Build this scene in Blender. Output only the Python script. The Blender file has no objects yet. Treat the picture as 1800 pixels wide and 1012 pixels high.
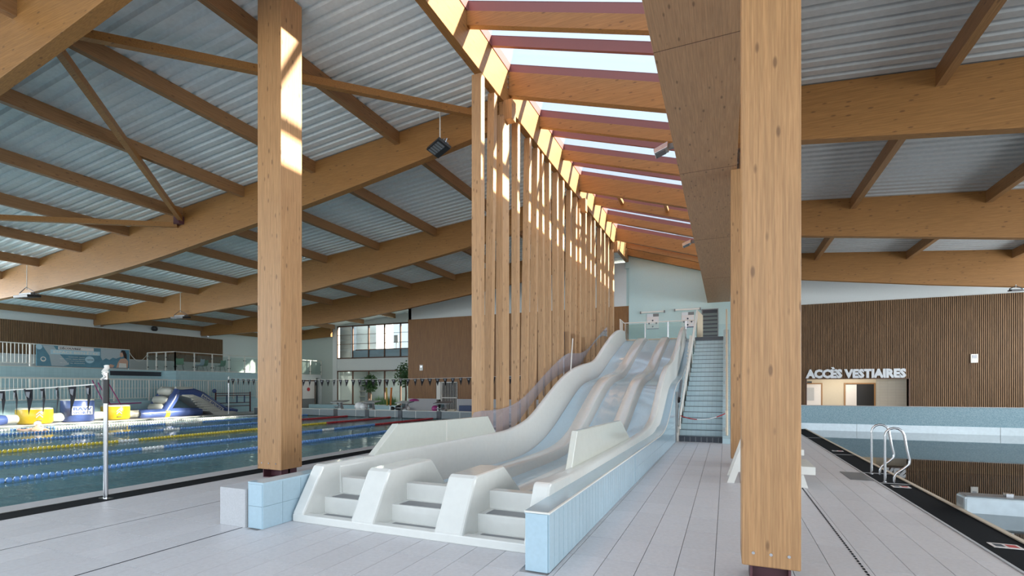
import bpy, bmesh, math, random
from mathutils import Vector
random.seed(7)
S=bpy.context.scene; COL=S.collection
# ------------------------------------------------------------------ camera, sky, sun, exposure
F=883.0; HZ=681.0; H=1.75; TH=math.atan(376/F)
cam=bpy.data.cameras.new('camera'); co=bpy.data.objects.new('camera',cam); COL.objects.link(co)
cam.sensor_width=36; cam.lens=F/1800*36; cam.shift_y=(HZ-506)/1800; cam.clip_end=2000
co.location=(0,0,H); co.rotation_euler=(math.pi/2,0,TH); S.camera=co
wd=bpy.data.worlds.new('world'); S.world=wd; wd.use_nodes=True
wn=wd.node_tree; bg=wn.nodes['Background']
tc=wn.nodes.new('ShaderNodeTexCoord'); sx=wn.nodes.new('ShaderNodeSeparateXYZ'); rp=wn.nodes.new('ShaderNodeValToRGB')
wn.links.new(tc.outputs['Generated'],sx.inputs[0]); wn.links.new(sx.outputs['Z'],rp.inputs[0]); wn.links.new(rp.outputs[0],bg.inputs[0])
rp.color_ramp.elements[0].color=(.84,.92,1,1); rp.color_ramp.elements[1].color=(.72,.86,1,1)
bg.inputs[1].default_value=.66
sun=bpy.data.lights.new('sun','SUN'); so=bpy.data.objects.new('sun',sun); COL.objects.link(so)
sun.energy=12; sun.angle=.025; sun.color=(1,.86,.66)
so.rotation_euler=Vector((-1,-.35,-.335)).to_track_quat('-Z','Y').to_euler()
S.view_settings.view_transform='Standard'; S.view_settings.look='None'; S.view_settings.gamma=1
S.view_settings.use_curve_mapping=False; S.view_settings.exposure=1.25
# added fill lights out of view, standing in for daylight from three sides
def area(name,loc,rot,sx_,sy_,e,c=(.9,.96,1)):
    l=bpy.data.lights.new(name,'AREA'); l.shape='RECTANGLE'; l.size=sx_; l.size_y=sy_; l.energy=e; l.color=c
    o=bpy.data.objects.new(name,l); o.location=loc; o.rotation_euler=rot; COL.objects.link(o); return o
area('south_fill_light',(-11,-7.6,3.8),(math.radians(90),0,0),52,6,700,(.84,.92,1))  # unseen fill light; the south front is open, without glass
area('east_fill_light',(16.2,12,4.2),(0,math.radians(90),0),5,36,1500)  # added fill light in front of the solid right wall
area('west_fill_light',(-38.0,1.5,4.5),(0,math.radians(-90),0),4.5,18,1700)  # added fill light in front of the solid left wall
# ------------------------------------------------------------------ measuring helpers (a photo point lifted on to a real plane)
_s,_c=math.sin(TH),math.cos(TH)
def _ray(px,py):
    r=(px-900)/F; return (r*_c-_s,r*_s+_c,(HZ-py)/F)
def atZ(px,py,z=0.):
    a=_ray(px,py); t=(z-H)/a[2]; return (a[0]*t,a[1]*t,z)
def atX(px,py,x):
    a=_ray(px,py); t=x/a[0]; return (x,a[1]*t,H+a[2]*t)
def atY(px,py,y):
    a=_ray(px,py); t=y/a[1]; return (a[0]*t,y,H+a[2]*t)
def proj(x,y,z):
    d=-x*_s+y*_c
    if d<.2: return None
    return (900+F*(x*_c+y*_s)/d, HZ-F*(z-H)/d)
# ------------------------------------------------------------------ materials
def newmat(name):
    m=bpy.data.materials.new(name); m.use_nodes=True; nt=m.node_tree; return m,nt,nt.nodes['Principled BSDF']
def N(nt,t,**k):
    n=nt.nodes.new(t)
    for a,b in k.items():
        if a.startswith('i_'):
            n.inputs[int(a[2:]) if a[2:].isdigit() else a[2:]].default_value=b
        else: setattr(n,a,b)
    return n
def ramp(nt,src,stops):
    r=N(nt,'ShaderNodeValToRGB'); e=r.color_ramp.elements
    while len(e)<len(stops): e.new(.5)
    for el,(p,c) in zip(e,stops): el.position=p; el.color=(*c,1) if len(c)==3 else c
    nt.links.new(src,r.inputs[0]); return r.outputs[0]
def mix(nt,fac,a,b,mode='MIX'):
    m=N(nt,'ShaderNodeMix',data_type='RGBA',blend_type=mode)
    for s,v in ((m.inputs[0],fac),(m.inputs[6],a),(m.inputs[7],b)):
        if hasattr(v,'is_output'): nt.links.new(v,s)
        else: s.default_value=v if not isinstance(v,tuple) or len(v)==4 else (*v,1)
    return m.outputs[2]
def objvec(nt,scale,rand=True):
    t=N(nt,'ShaderNodeTexCoord'); mp=N(nt,'ShaderNodeMapping'); mp.inputs['Scale'].default_value=scale
    nt.links.new(t.outputs['Object'],mp.inputs[0])
    if rand:
        oi=N(nt,'ShaderNodeObjectInfo'); v=N(nt,'ShaderNodeMath',operation='MULTIPLY',i_1=37.0); nt.links.new(oi.outputs['Random'],v.inputs[0])
        nt.links.new(v.outputs[0],mp.inputs['Location'])
    return mp.outputs[0]
def plain(name,col,rough=.5,metal=0,noise=0.0,nscale=3,spec=.5,var=0.0):
    m,nt,p=newmat(name); p.inputs['Roughness'].default_value=rough; p.inputs['Metallic'].default_value=metal
    p.inputs['Specular IOR Level'].default_value=spec
    n=N(nt,'ShaderNodeTexNoise'); nt.links.new(objvec(nt,(nscale,)*3),n.inputs['Vector']); n.inputs['Detail'].default_value=4
    k=max(noise,.015)
    a=tuple(c*(1-k) for c in col); b=tuple(min(1,c*(1+k)) for c in col)
    c=ramp(nt,n.outputs[0],[(.3,a),(.7,b)])
    if var:
        oi=N(nt,'ShaderNodeObjectInfo'); hs=N(nt,'ShaderNodeHueSaturation')
        mr=N(nt,'ShaderNodeMapRange',i_3=1-var,i_4=1+var); nt.links.new(oi.outputs['Random'],mr.inputs[0])
        nt.links.new(mr.outputs[0],hs.inputs['Value']); nt.links.new(c,hs.inputs['Color']); c=hs.outputs[0]
    nt.links.new(c,p.inputs['Base Color']); return m
def wood(name,ax,lo,hi,knot=.5,rough=.5,lam=.16):
    m,nt,p=newmat(name); p.inputs['Roughness'].default_value=rough
    def sc(al,ac): return tuple(al if i==ax else ac for i in range(3))
    n=N(nt,'ShaderNodeTexNoise'); n.inputs['Detail'].default_value=6; n.inputs['Distortion'].default_value=.4
    nt.links.new(objvec(nt,sc(.7,16)),n.inputs['Vector'])
    c=ramp(nt,n.outputs[0],[(.22,lo),(.80,hi)])
    n2=N(nt,'ShaderNodeTexNoise'); n2.inputs['Detail'].default_value=0; nt.links.new(objvec(nt,sc(.25,11)),n2.inputs['Vector'])
    w=ramp(nt,n2.outputs[0],[(.35,(1-lam,1-lam,1-lam)),(.65,(1.0,1.0,1.0))])
    c=mix(nt,1.0,c,w,'MULTIPLY')
    if knot:
        v=N(nt,'ShaderNodeTexVoronoi'); nt.links.new(objvec(nt,sc(3.0,8.5)),v.inputs['Vector']); v.inputs['Scale'].default_value=1.0
        k=ramp(nt,v.outputs['Distance'],[(.10,(1,1,1)),(.19,(0,0,0))])
        cs=N(nt,'ShaderNodeSeparateColor'); nt.links.new(v.outputs['Color'],cs.inputs[0])
        th=N(nt,'ShaderNodeMath',operation='LESS_THAN',i_1=knot*2.1); nt.links.new(cs.outputs[0],th.inputs[0])
        f=N(nt,'ShaderNodeMath',operation='MULTIPLY'); nt.links.new(k,f.inputs[0]); nt.links.new(th.outputs[0],f.inputs[1])
        f2=N(nt,'ShaderNodeMath',operation='MULTIPLY',i_1=.62); nt.links.new(f.outputs[0],f2.inputs[0])
        c=mix(nt,f2.outputs[0],c,(.10,.045,.02))
    nt.links.new(c,p.inputs['Base Color'])
    b=N(nt,'ShaderNodeBump',i_0=.12); b.inputs['Distance'].default_value=.004; nt.links.new(n.outputs[0],b.inputs['Height']); nt.links.new(b.outputs[0],p.inputs['Normal'])
    return m
def tiled(name,c1,c2,mortar,w,h,plane='xz',rough=.25,ms=.004,off=0.):
    m,nt,p=newmat(name); p.inputs['Roughness'].default_value=rough
    t=N(nt,'ShaderNodeTexCoord'); s=N(nt,'ShaderNodeSeparateXYZ'); nt.links.new(t.outputs['Object'],s.inputs[0]); cb=N(nt,'ShaderNodeCombineXYZ')
    ix={'x':0,'y':1,'z':2}; nt.links.new(s.outputs[ix[plane[0]]],cb.inputs[0]); nt.links.new(s.outputs[ix[plane[1]]],cb.inputs[1])
    b=N(nt,'ShaderNodeTexBrick'); b.offset=off; b.inputs['Scale'].default_value=1; b.inputs['Color1'].default_value=(*c1,1); b.inputs['Color2'].default_value=(*c2,1)
    b.inputs['Mortar'].default_value=(*mortar,1); b.inputs['Mortar Size'].default_value=ms; b.inputs['Brick Width'].default_value=w; b.inputs['Row Height'].default_value=h
    nt.links.new(cb.outputs[0],b.inputs['Vector']); nt.links.new(b.outputs[0],p.inputs['Base Color'])
    return m
def clear(name,tint,ior=1.45,rough=.0,base=None,op=0.0,k=1.0):
    m,nt,p=newmat(name); out=nt.nodes['Material Output']
    tr=N(nt,'ShaderNodeBsdfTransparent',i_0=(*tint,1)); gl=N(nt,'ShaderNodeBsdfGlossy'); gl.inputs['Roughness'].default_value=rough
    ms=N(nt,'ShaderNodeMixShader')
    if ior<1.4: fr=N(nt,'ShaderNodeFresnel',i_0=ior); fo=fr.outputs[0]
    else:        # a thin pane: Schlick reflectance, the same from both sides
        lw=N(nt,'ShaderNodeLayerWeight',i_0=.5); pw=N(nt,'ShaderNodeMath',operation='POWER',i_1=5.0); nt.links.new(lw.outputs['Facing'],pw.inputs[0])
        ma=N(nt,'ShaderNodeMath',operation='MULTIPLY_ADD',i_1=.9,i_2=.06); nt.links.new(pw.outputs[0],ma.inputs[0]); fo=ma.outputs[0]
    nt.links.new(fo,ms.inputs[0]); nt.links.new(tr.outputs[0],ms.inputs[1]); nt.links.new(gl.outputs[0],ms.inputs[2])
    o=ms.outputs[0]
    if op:
        df=N(nt,'ShaderNodeBsdfDiffuse',i_0=(*base,1)); m2=N(nt,'ShaderNodeMixShader',i_0=op); nt.links.new(o,m2.inputs[1]); nt.links.new(df.outputs[0],m2.inputs[2]); o=m2.outputs[0]
    nt.links.new(o,out.inputs[0]); return m
def water(name,tint,bs,bd,sc):
    m=clear(name,tint,1.33,.015,(.22,.42,.48),.36 if 'lane' in name else 0.0); nt=m.node_tree
    n=N(nt,'ShaderNodeTexNoise'); n.inputs['Scale'].default_value=1; n.inputs['Detail'].default_value=3; nt.links.new(objvec(nt,sc,False),n.inputs['Vector'])
    b=N(nt,'ShaderNodeBump',i_0=bs); b.inputs['Distance'].default_value=bd; nt.links.new(n.outputs[0],b.inputs['Height'])
    for x in nt.nodes:
        if x.type in('BSDF_GLOSSY','FRESNEL'): nt.links.new(b.outputs[0],x.inputs['Normal'])
    return m
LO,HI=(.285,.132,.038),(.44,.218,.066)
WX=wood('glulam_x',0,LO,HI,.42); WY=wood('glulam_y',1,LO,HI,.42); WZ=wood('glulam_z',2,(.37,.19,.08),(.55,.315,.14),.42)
WF=wood('glulam_fin_lit',2,(.44,.25,.12),(.64,.40,.21),.42)  # skylight brightness put into the colour: paler wood for the screen
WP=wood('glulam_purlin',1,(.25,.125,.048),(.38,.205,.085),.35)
WS=wood('soffit_ply',1,(.42,.225,.11),(.58,.34,.18),.45)
WSL=wood('dark_slat',2,(.22,.125,.06),(.345,.20,.10),0,.6,.3)
WBD=wood('brown_board',2,(.27,.12,.036),(.39,.19,.066),0,.5,.3)
M_back=plain('slat_backing',(.045,.03,.022),.9)
M_white=plain('white_wall',(.70,.74,.74),.8)
M_green=plain('pale_green_wall',(.46,.52,.49),.85)
M_pale=plain('pale_aqua_wall',(.52,.68,.68),.75)
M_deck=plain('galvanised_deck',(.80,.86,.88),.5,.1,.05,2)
M_deckshade=plain('galvanised_deck_shaded',(.54,.57,.58),.5,.1,.05,2)  # dimmer light over the right pool put into the colour: darker deck steel
M_floor=plain('grey_stoneware',(.66,.655,.68),.42,0,.05,5,.4,.035)
M_grout=plain('grout',(.48,.47,.48),.9)
M_gel=plain('white_gelcoat',(.74,.75,.72),.12,0,.02,2,.6)
M_lane=plain('pale_blue_gelcoat',(.54,.70,.78),.07,0,.03,4,.4)
_nt=M_lane.node_tree; _n=_nt.nodes.new('ShaderNodeTexNoise'); _n.inputs['Scale'].default_value=1; _nt.links.new(objvec(_nt,(6,2.2,2.2),False),_n.inputs['Vector'])
_b=_nt.nodes.new('ShaderNodeBump'); _b.inputs[0].default_value=.25; _b.inputs['Distance'].default_value=.02; _nt.links.new(_n.outputs[0],_b.inputs['Height']); _nt.links.new(_b.outputs[0],_nt.nodes['Principled BSDF'].inputs['Normal'])
M_panel=plain('clear_gelcoat_panel',(.66,.68,.62),.1,0,.02,2,.6)
M_tblue=plain('blue_tile',(.43,.58,.67),.14,0,.03,5,.5,.03)
M_tgrout=plain('blue_tile_grout',(.26,.38,.44),.8)
M_mos=tiled('sea_mosaic',(.17,.32,.41),(.34,.50,.57),(.28,.42,.48),.025,.025,'xz',.3,.002,.3)
M_stair=tiled('pale_stair_tile',(.46,.61,.66),(.50,.65,.70),(.33,.46,.50),.15,.18,'xz',.3,.004)
M_stairy=tiled('pale_stair_tile_side',(.46,.61,.66),(.50,.65,.70),(.33,.46,.50),.15,.18,'yz',.3,.004)
M_tier=tiled('tier_tile',(.42,.62,.67),(.46,.66,.71),(.36,.54,.59),.2,.2,'yz',.3,.004)
M_dark=plain('black_grating',(.010,.012,.015),.9,0,.2,40,.08)
M_blk=plain('black_plastic',(.02,.02,.022),.4)
M_blkt=plain('dark_tile',(.035,.045,.06),.25)
M_steel=plain('stainless',(.62,.63,.65),.22,1,.04,6)
M_steelm=plain('brushed_steel_panel',(.17,.20,.215),.5,.3,.05,3); M_band=plain('pale_steel_band',(.60,.69,.74),.3,.5,.05,2)
M_rail=plain('white_enamel',(.78,.77,.72),.4)
M_beige=plain('beige_panel',(.70,.60,.45),.5)
M_red=plain('maroon_frame',(.26,.095,.085),.4)
M_maroon=plain('maroon_steel',(.10,.035,.045),.45)
M_brownf=plain('brown_window_frame',(.12,.06,.04),.5)
M_basin=tiled('pool_basin_tile',(.42,.70,.75),(.44,.72,.77),(.34,.60,.66),.25,.25,'xy',.4,.006)
M_basinw=plain('pool_basin_side',(.24,.42,.48),.5)
M_basind=plain('dark_basin',(.10,.13,.15),.6)
M_water=water('lane_pool_water',(.80,.95,.97),.35,.05,(.9,2.6,1))
M_waterr=water('still_pool_water',(.42,.52,.55),.05,.01,(.8,.8,1))
M_glass=clear('window_glass',(.86,.92,.94))
M_sky=clear('skylight_glass',(.90,.95,1.0))
M_acr=clear('smoked_acrylic',(.90,.89,.95),1.45,.02,(.72,.72,.78),.14)
M_bglass=clear('balustrade_glass',(.78,.86,.84),1.45,.02,(.5,.6,.58),.12)
M_blue=plain('blue_pvc',(.055,.09,.25),.25,0,.05,3,.6); M_yel=plain('yellow_pvc',(.56,.38,.02),.25,0,.03,3,.6); M_wpvc=plain('white_pvc',(.55,.55,.50),.3)
M_fblue=plain('float_blue',(.17,.36,.75),.3); M_fyel=plain('float_yellow',(.78,.62,.06),.3); M_fred=plain('float_red',(.50,.03,.04),.3); M_fwh=plain('float_white',(.85,.87,.88),.3)
M_flag=plain('grey_flag',(.028,.028,.032),.9,spec=.1); M_flagw=plain('flag_print',(.22,.23,.25),.8,spec=.1)
M_sign=plain('sign_grey',(.72,.76,.80),.4)
M_con=plain('precast_concrete',(.50,.51,.53),.8,0,.06,12)
M_skin=plain('skin',(.62,.38,.28),.5); M_hair=plain('dark_hair',(.03,.02,.02),.5)
M_leaf=plain('leaf',(.045,.12,.035),.5,0,.3,6); M_grass=plain('blade',(.12,.26,.08),.6,0,.2,6); M_bark=plain('bark',(.16,.10,.07),.8)
M_mag=plain('magenta_plastic',(.38,.05,.22),.4); M_navy=plain('navy',(.02,.05,.16),.4); M_tan=plain('tan_plaster',(.60,.53,.42),.8); M_room=plain('room_grey',(.42,.45,.44),.8)
M_chg=plain('green_chair',(.10,.28,.18),.5); M_chb=plain('pale_blue_chair',(.45,.62,.80),.5)
M_ban=plain('banner_teal',(.11,.26,.35),.6,0,.12,.8); M_banl=plain('banner_pale',(.45,.66,.76),.6); M_bang=plain('banner_grey',(.42,.50,.54),.6)
M_ink=plain('ink',(.04,.06,.08),.6); M_paper=plain('paper',(.76,.73,.72),.6); M_lamp=plain('lamp_glass',(.22,.23,.25),.2,.3); M_grey=plain('grey_enamel',(.20,.21,.22),.4)
M_orange=plain('orange_foam',(.75,.20,.03),.6)
M_ground=plain('outdoor_paving',(.33,.34,.32),.9); M_out=plain('outdoor_render',(.62,.66,.70),.8)
# ------------------------------------------------------------------ mesh helpers
class MB:
    def __init__(s): s.v=[]; s.f=[]
    def add(s,vs,fs):
        b=len(s.v); s.v+= [tuple(p) for p in vs]; s.f+=[tuple(b+i for i in q) for q in fs]; return s
    def box(s,x0,x1,y0,y1,z0,z1):
        return s.add([(x0,y0,z0),(x1,y0,z0),(x1,y1,z0),(x0,y1,z0),(x0,y0,z1),(x1,y0,z1),(x1,y1,z1),(x0,y1,z1)],[(3,2,1,0),(4,5,6,7),(0,1,5,4),(1,2,6,5),(2,3,7,6),(3,0,4,7)])
    def hexa(s,b,t):
        return s.add(list(b)+list(t),[(3,2,1,0),(4,5,6,7),(0,1,5,4),(1,2,6,5),(2,3,7,6),(3,0,4,7)])
    def prism(s,pts,ax,a,b):
        n=len(pts)
        def P(p,k): return (k,p[0],p[1]) if ax==0 else ((p[0],k,p[1]) if ax==1 else (p[0],p[1],k))
        return s.add([P(p,a) for p in pts]+[P(p,b) for p in pts],[tuple(range(n))[::-1],tuple(range(n,2*n))]+[(i,(i+1)%n,n+(i+1)%n,n+i) for i in range(n)])
    def tube(s,pts,r,n=8,cap=True):
        pts=[Vector(p) for p in pts]; rs=r if isinstance(r,(list,tuple)) else [r]*len(pts); rings=[]; up=None
        for i,p in enumerate(pts):
            d=(pts[min(i+1,len(pts)-1)]-pts[max(i-1,0)]).normalized()
            if up is None: up=d.orthogonal().normalized()
            u=(up-d*up.dot(d)); u=u.normalized() if u.length>1e-5 else d.orthogonal().normalized(); up=u; w=d.cross(u)
            rings.append([p+(u*math.cos(2*math.pi*k/n)+w*math.sin(2*math.pi*k/n))*rs[i] for k in range(n)])
        b=len(s.v)
        for q in rings: s.v+=[tuple(x) for x in q]
        for i in range(len(rings)-1):
            for k in range(n): s.f.append((b+i*n+k,b+i*n+(k+1)%n,b+(i+1)*n+(k+1)%n,b+(i+1)*n+k))
        if cap: s.f.append(tuple(b+k for k in range(n))[::-1]); s.f.append(tuple(b+(len(rings)-1)*n+k for k in range(n)))
        return s
    def lathe(s,c,prof,n=24):
        b=len(s.v)
        for r,z in prof:
            for k in range(n): s.v.append((c[0]+r*math.cos(2*math.pi*k/n),c[1]+r*math.sin(2*math.pi*k/n),c[2]+z))
        for i in range(len(prof)-1):
            for k in range(n): s.f.append((b+i*n+k,b+i*n+(k+1)%n,b+(i+1)*n+(k+1)%n,b+(i+1)*n+k))
        s.f.append(tuple(b+k for k in range(n))[::-1]); s.f.append(tuple(b+(len(prof)-1)*n+k for k in range(n))); return s
    def loft(s,secs,closed=False,caps=True):
        n=len(secs[0]); b=len(s.v)
        for q in secs: s.v+=[tuple(p) for p in q]
        for i in range(len(secs)-1):
            for k in range(n if closed else n-1): s.f.append((b+i*n+k,b+i*n+(k+1)%n,b+(i+1)*n+(k+1)%n,b+(i+1)*n+k))
        if closed and caps: s.f.append(tuple(b+k for k in range(n))[::-1]); s.f.append(tuple(b+(len(secs)-1)*n+k for k in range(n)))
        return s
ORG={}
def build(name,mb,mat,parent=None,smooth=None,bevel=0,kind=None,label=None,cat=None,group=None,org=None):
    if parent is not None: o0=ORG[parent.name]
    else:
        if org is None:
            xs=[p[0] for p in mb.v]; ys=[p[1] for p in mb.v]; zs=[p[2] for p in mb.v]
            org=((min(xs)+max(xs))/2,(min(ys)+max(ys))/2,min(zs))
        o0=org
    me=bpy.data.meshes.new(name); me.from_pydata([(p[0]-o0[0],p[1]-o0[1],p[2]-o0[2]) for p in mb.v],[],mb.f); me.update()
    bm=bmesh.new(); bm.from_mesh(me); bmesh.ops.recalc_face_normals(bm,faces=bm.faces); bm.to_mesh(me); bm.free()
    if smooth is not None: me.shade_smooth(); me.set_sharp_from_angle(angle=math.radians(smooth))
    me.materials.append(mat); o=bpy.data.objects.new(name,me); COL.objects.link(o); ORG[o.name]=o0
    if parent is not None: o.parent=parent
    else: o.location=o0
    if bevel:
        m=o.modifiers.new('bevel','BEVEL'); m.width=bevel; m.segments=2; m.limit_method='ANGLE'; m.angle_limit=math.radians(40)
    return tag(o,label,cat,group,kind)
def tag(o,label=None,cat=None,group=None,kind=None):
    if label: o['label']=label
    if cat: o['category']=cat
    if group: o['group']=group
    if kind: o['kind']=kind
    return o
def thing(name,label,cat,loc,group=None):
    o=bpy.data.objects.new(name,None); o.empty_display_size=.1; COL.objects.link(o); o.location=loc; ORG[o.name]=tuple(loc)
    return tag(o,label,cat,group)
def struct(name,mb,mat,**k): return build(name,mb,mat,kind='structure',org=(0,0,0),**k)
def copy_tree(o,loc,label=None,parent=None):
    c=o.copy(); COL.objects.link(c)
    if parent is None: c.location=loc; ORG[c.name]=tuple(loc)
    else: c.parent=parent; ORG[c.name]=ORG[parent.name]
    if label: c['label']=label
    for ch in list(o.children): copy_tree(ch,None,None,c)
    return c
def text(name,s,loc,size,right,up,mat,parent,ext=.004,bold=0.,align='LEFT',width=None):
    cu=bpy.data.curves.new(name,'FONT'); cu.body=s; cu.size=size; cu.extrude=ext; cu.offset=bold; cu.align_x=align; cu.resolution_u=2
    t=bpy.data.objects.new(name,cu); COL.objects.link(t); bpy.context.view_layer.update()
    dg=bpy.context.evaluated_depsgraph_get(); me=bpy.data.meshes.new_from_object(t.evaluated_get(dg)); bpy.data.objects.remove(t)
    R=Vector(right).normalized(); U=Vector(up).normalized(); Nn=R.cross(U); L=Vector(loc)
    k=1.0
    if width:
        xs=[v.co.x for v in me.vertices]; k=width/(max(xs)-min(xs))
    o0=Vector(ORG[parent.name]) if parent else L
    for v in me.vertices: v.co=L+R*v.co.x*k+U*v.co.y+Nn*v.co.z-o0
    me.materials.clear(); me.materials.append(mat); o=bpy.data.objects.new(name,me); COL.objects.link(o)
    if parent: o.parent=parent; ORG[o.name]=tuple(o0)
    else: o.location=L; ORG[o.name]=tuple(L)
    return o
def flat(name,pts,mat,parent,th,d):   # a thin plate: pts in 3-D, pushed by th along d
    D=Vector(d)*th; a=[Vector(p) for p in pts]; n=len(a)
    return build(name,MB().add(a+[p+D for p in a],[tuple(range(n))[::-1],tuple(range(n,2*n))]+[(i,(i+1)%n,n+(i+1)%n,n+i) for i in range(n)]),mat,parent)
def interp(P,y):
    if y<=P[0][0]: return P[0][1]
    for i in range(len(P)-1):
        if y<=P[i+1][0]:
            (y0,a),(y1,b)=P[i],P[i+1]; t=(y-y0)/(y1-y0)
            m0=(b-P[i-1][1])/(y1-P[i-1][0])*(y1-y0) if i>0 else b-a
            m1=(P[i+2][1]-a)/(P[i+2][0]-y0)*(y1-y0) if i+2<len(P) else b-a
            return (2*t**3-3*t*t+1)*a+(t**3-2*t*t+t)*m0+(-2*t**3+3*t*t)*b+(t**3-t*t)*m1
    return P[-1][1]
ORD=['first','second','third','fourth','fifth','sixth','seventh','eighth','ninth','tenth','eleventh','twelfth','thirteenth','fourteenth','fifteenth','sixteenth','seventeenth','eighteenth','nineteenth','twentieth','twenty-first','twenty-second','twenty-third']
# ------------------------------------------------------------------ key planes
YB=31.0; YG=34.6; XW=-38.4; PE=24.6; PL=-9.25; PF=-29.6; XR=16.5
zl=lambda x: 9.53+.093*(x+6.47)            # underside of the left roof deck
zr=lambda x: 8.35-.085*x                   # underside of the right roof deck
# ------------------------------------------------------------------ ground, floors, pools
struct('ground',MB().box(-150,150,-150,190,-3.2,-3.0),M_ground)
struct('terrace',MB().box(-60,40,-60,-8.05,-.3,-.02).box(-60,40,36,90,-.3,-.02).box(16.7,40,-8,36,-.3,-.02),M_ground)
fl=struct('floor',MB().box(PL-.6,3.08,-8,YB,-.6,-.014).box(XW,PL-.6,PE+.6,YG,-.6,-.014).box(XW,PF-.02,-8,PE+.6,-.6,-.014).box(PL-.6,PF,PE,PE+.6,-.6,-.014).box(3.08,XR,24.6,YG+3,-.6,-.014).box(-29.6,-9.25,-8,-.4,-.6,-.014),M_grout)
TW,TL=.345,.69; G=.0035
def tilebox(mb,x0,x1,y0,y1): 
    return mb.add([(x0,y0,-.014),(x1,y0,-.014),(x1,y1,-.014),(x0,y1,-.014),(x0,y0,0),(x1,y0,0),(x1,y1,0),(x0,y1,0)],[(4,5,6,7),(0,1,5,4),(1,2,6,5),(2,3,7,6),(3,0,4,7)])
tiles=[]
for i in range(-28,9):
    x0=-.1+i*TW; x1=x0+TW
    for j in range(-10,37):
        y0=6.5+j*TL; y1=y0+TL
        a,b,c,d=max(x0,PL),min(x1,2.565),y0,min(y1,YB)
        if b-a<.03 or d-c<.03: continue
        if a>-5.5-.001 and b<=-1.5 and c>4.5: continue
        if a<-5.49<b and d>4.5: b=-5.49
        if a<-1.53<b and d>4.5: a=-1.53
        if b-a<.03: continue
        if a>-1.54 and b<.1 and c>17.3: continue
        q=proj((a+b)/2,(c+d)/2,0); vis=q and -60<q[0]<1860 and q[1]<1100
        dist=math.hypot((a+b)/2,(c+d)/2); hid=(a>-1.5 and b<2.6) or (a<-5 or c<4.6)
        tiles.append((0 if vis and hid else 1,dist,a,b,c,d))
tiles.sort(); tm={}
for n,(v,ds,a,b,c,d) in enumerate(tiles[:300]):
    key=(round(b-a,3),round(d-c,3))
    if key not in tm:
        o=build('floor_tile',tilebox(MB(),G,b-a-G,G,d-c-G),M_floor,fl); tm[key]=o; o.location=(a,c,0)
    else:
        o=tm[key].copy(); COL.objects.link(o); o.parent=fl; o.location=(a,c,0)
mb=MB()
for (v,ds,a,b,c,d) in tiles[300:]: tilebox(mb,a+G,b-G,c+G,d-G)
for x0,x1,y0,y1 in ((XW,PF-.35,-8,PE),(XW,PL,PE+.1,YB),(XW,-21.6,YB,YG),(2.57,XR,24.7,YG)):
    ny=int((y1-y0)/1.38)+1; nx=int((x1-x0)/.69)+1
    for i in range(nx):
        for j in range(ny):
            tilebox(mb,x0+i*.69+G,min(x0+(i+1)*.69,x1)-G,y0+j*1.38+G,min(y0+(j+1)*1.38,y1)-G)
build('floor_tile',mb,M_floor,fl,kind='stuff')
build('expansion_joint',MB().box(-5.575,-5.56,-3,4.5,0,.002).box(-7.185,-7.178,-3,8,0,.002),M_dark,fl)
mb=MB()
for k in range(90): mb.box(1.215,1.235,3.2+k*.08,3.25+k*.08,0,.003)
build('drain_slot',mb,M_dark,fl,kind='stuff')
# left (lane) pool
struct('pool_basin',MB().box(PF,PL,-.4,PE,-2.0,-1.9),M_basin)
struct('pool_wall',MB().box(PF-.3,PF,-.4,PE,-2,-.03).box(PL-.02,PL+.02,-.4,PE,-2,-.06).box(PF,PL,-.8,-.4,-2,-.06).box(PF,PL,PE,PE+.3,-2,-.06),M_basinw)
mb=MB(); mb.add([(PF,-.4,-.04),(PL,-.4,-.04),(PL,PE,-.04),(PF,PE,-.04)],[(0,1,2,3)]); struct('pool_water',mb,M_water)
g=struct('overflow_grating',MB().box(PL+.03,PL+.46,-.8,PE,-.03,.004),M_dark)
build('edge_strip',MB().box(PL,PL+.03,-.8,PE,-.05,.012),M_steel,g)
struct('pool_rim',MB().box(PF-.34,PF,-.4,PE,-.05,.02),M_wpvc)
for k in range(5): build('lane_line',MB().box(-27.4+k*3-.06+2.4,-27.4+k*3+.06+2.4,1,23,-1.9,-1.89),M_blkt,fl)
bk=struct('pool_bulkhead',MB().box(PF,PL,PE,PE+.55,-.3,.385),M_steelm)
mb=MB()
for k in range(14): mb.box(PF+1.45*k,PF+1.45*k+.02,PE-.004,PE,-.05,.385)
build('panel_joint',mb,M_rail,bk); build('coping',MB().box(PF,PL,PE-.02,PE+.57,.385,.41),M_rail,bk)
# right pool
struct('right_pool_basin',MB().box(3.1,XR,-7,24.35,-1.6,-1.5).box(3.0,3.1,-7,24.35,-1.6,-.05),M_basind)
mb=MB(); mb.add([(3.1,-7,-.03),(XR,-7,-.03),(XR,24.35,-.03),(3.1,24.35,-.03)],[(0,1,2,3)]); struct('right_pool_water',mb,M_waterr)
g=struct('right_overflow_grating',MB().box(2.6,3.06,-7,24.35,-.02,.004),M_dark)
build('edge_strip',MB().box(2.57,2.6,-7,24.35,-.02,.008),M_con,g); build('edge_lip',MB().box(3.06,3.12,-7,24.35,-.06,.02),M_tan,g)
build('cross_bar',MB().box(2.6,3.06,11.1,11.14,.004,.008).box(2.6,3.06,12.3,12.34,.004,.008).box(2.6,3.06,15.4,15.43,.004,.008).box(2.6,3.06,20.2,20.23,.004,.008),M_con,g)
build('black_mat',MB().box(2.18,2.55,11.3,12.3,.0,.006),M_grey,g)
w=struct('pool_parapet',MB().box(2.75,XR,24.35,24.6,.26,.99),M_mos)
build('steel_band',MB().box(2.75,XR,24.33,24.6,-.35,.26),M_band,w)
build('band_joint',MB().box(4.9,4.91,24.325,24.33,-.03,.26).box(9.4,9.41,24.325,24.33,-.03,.26),M_grey,w)
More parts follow.
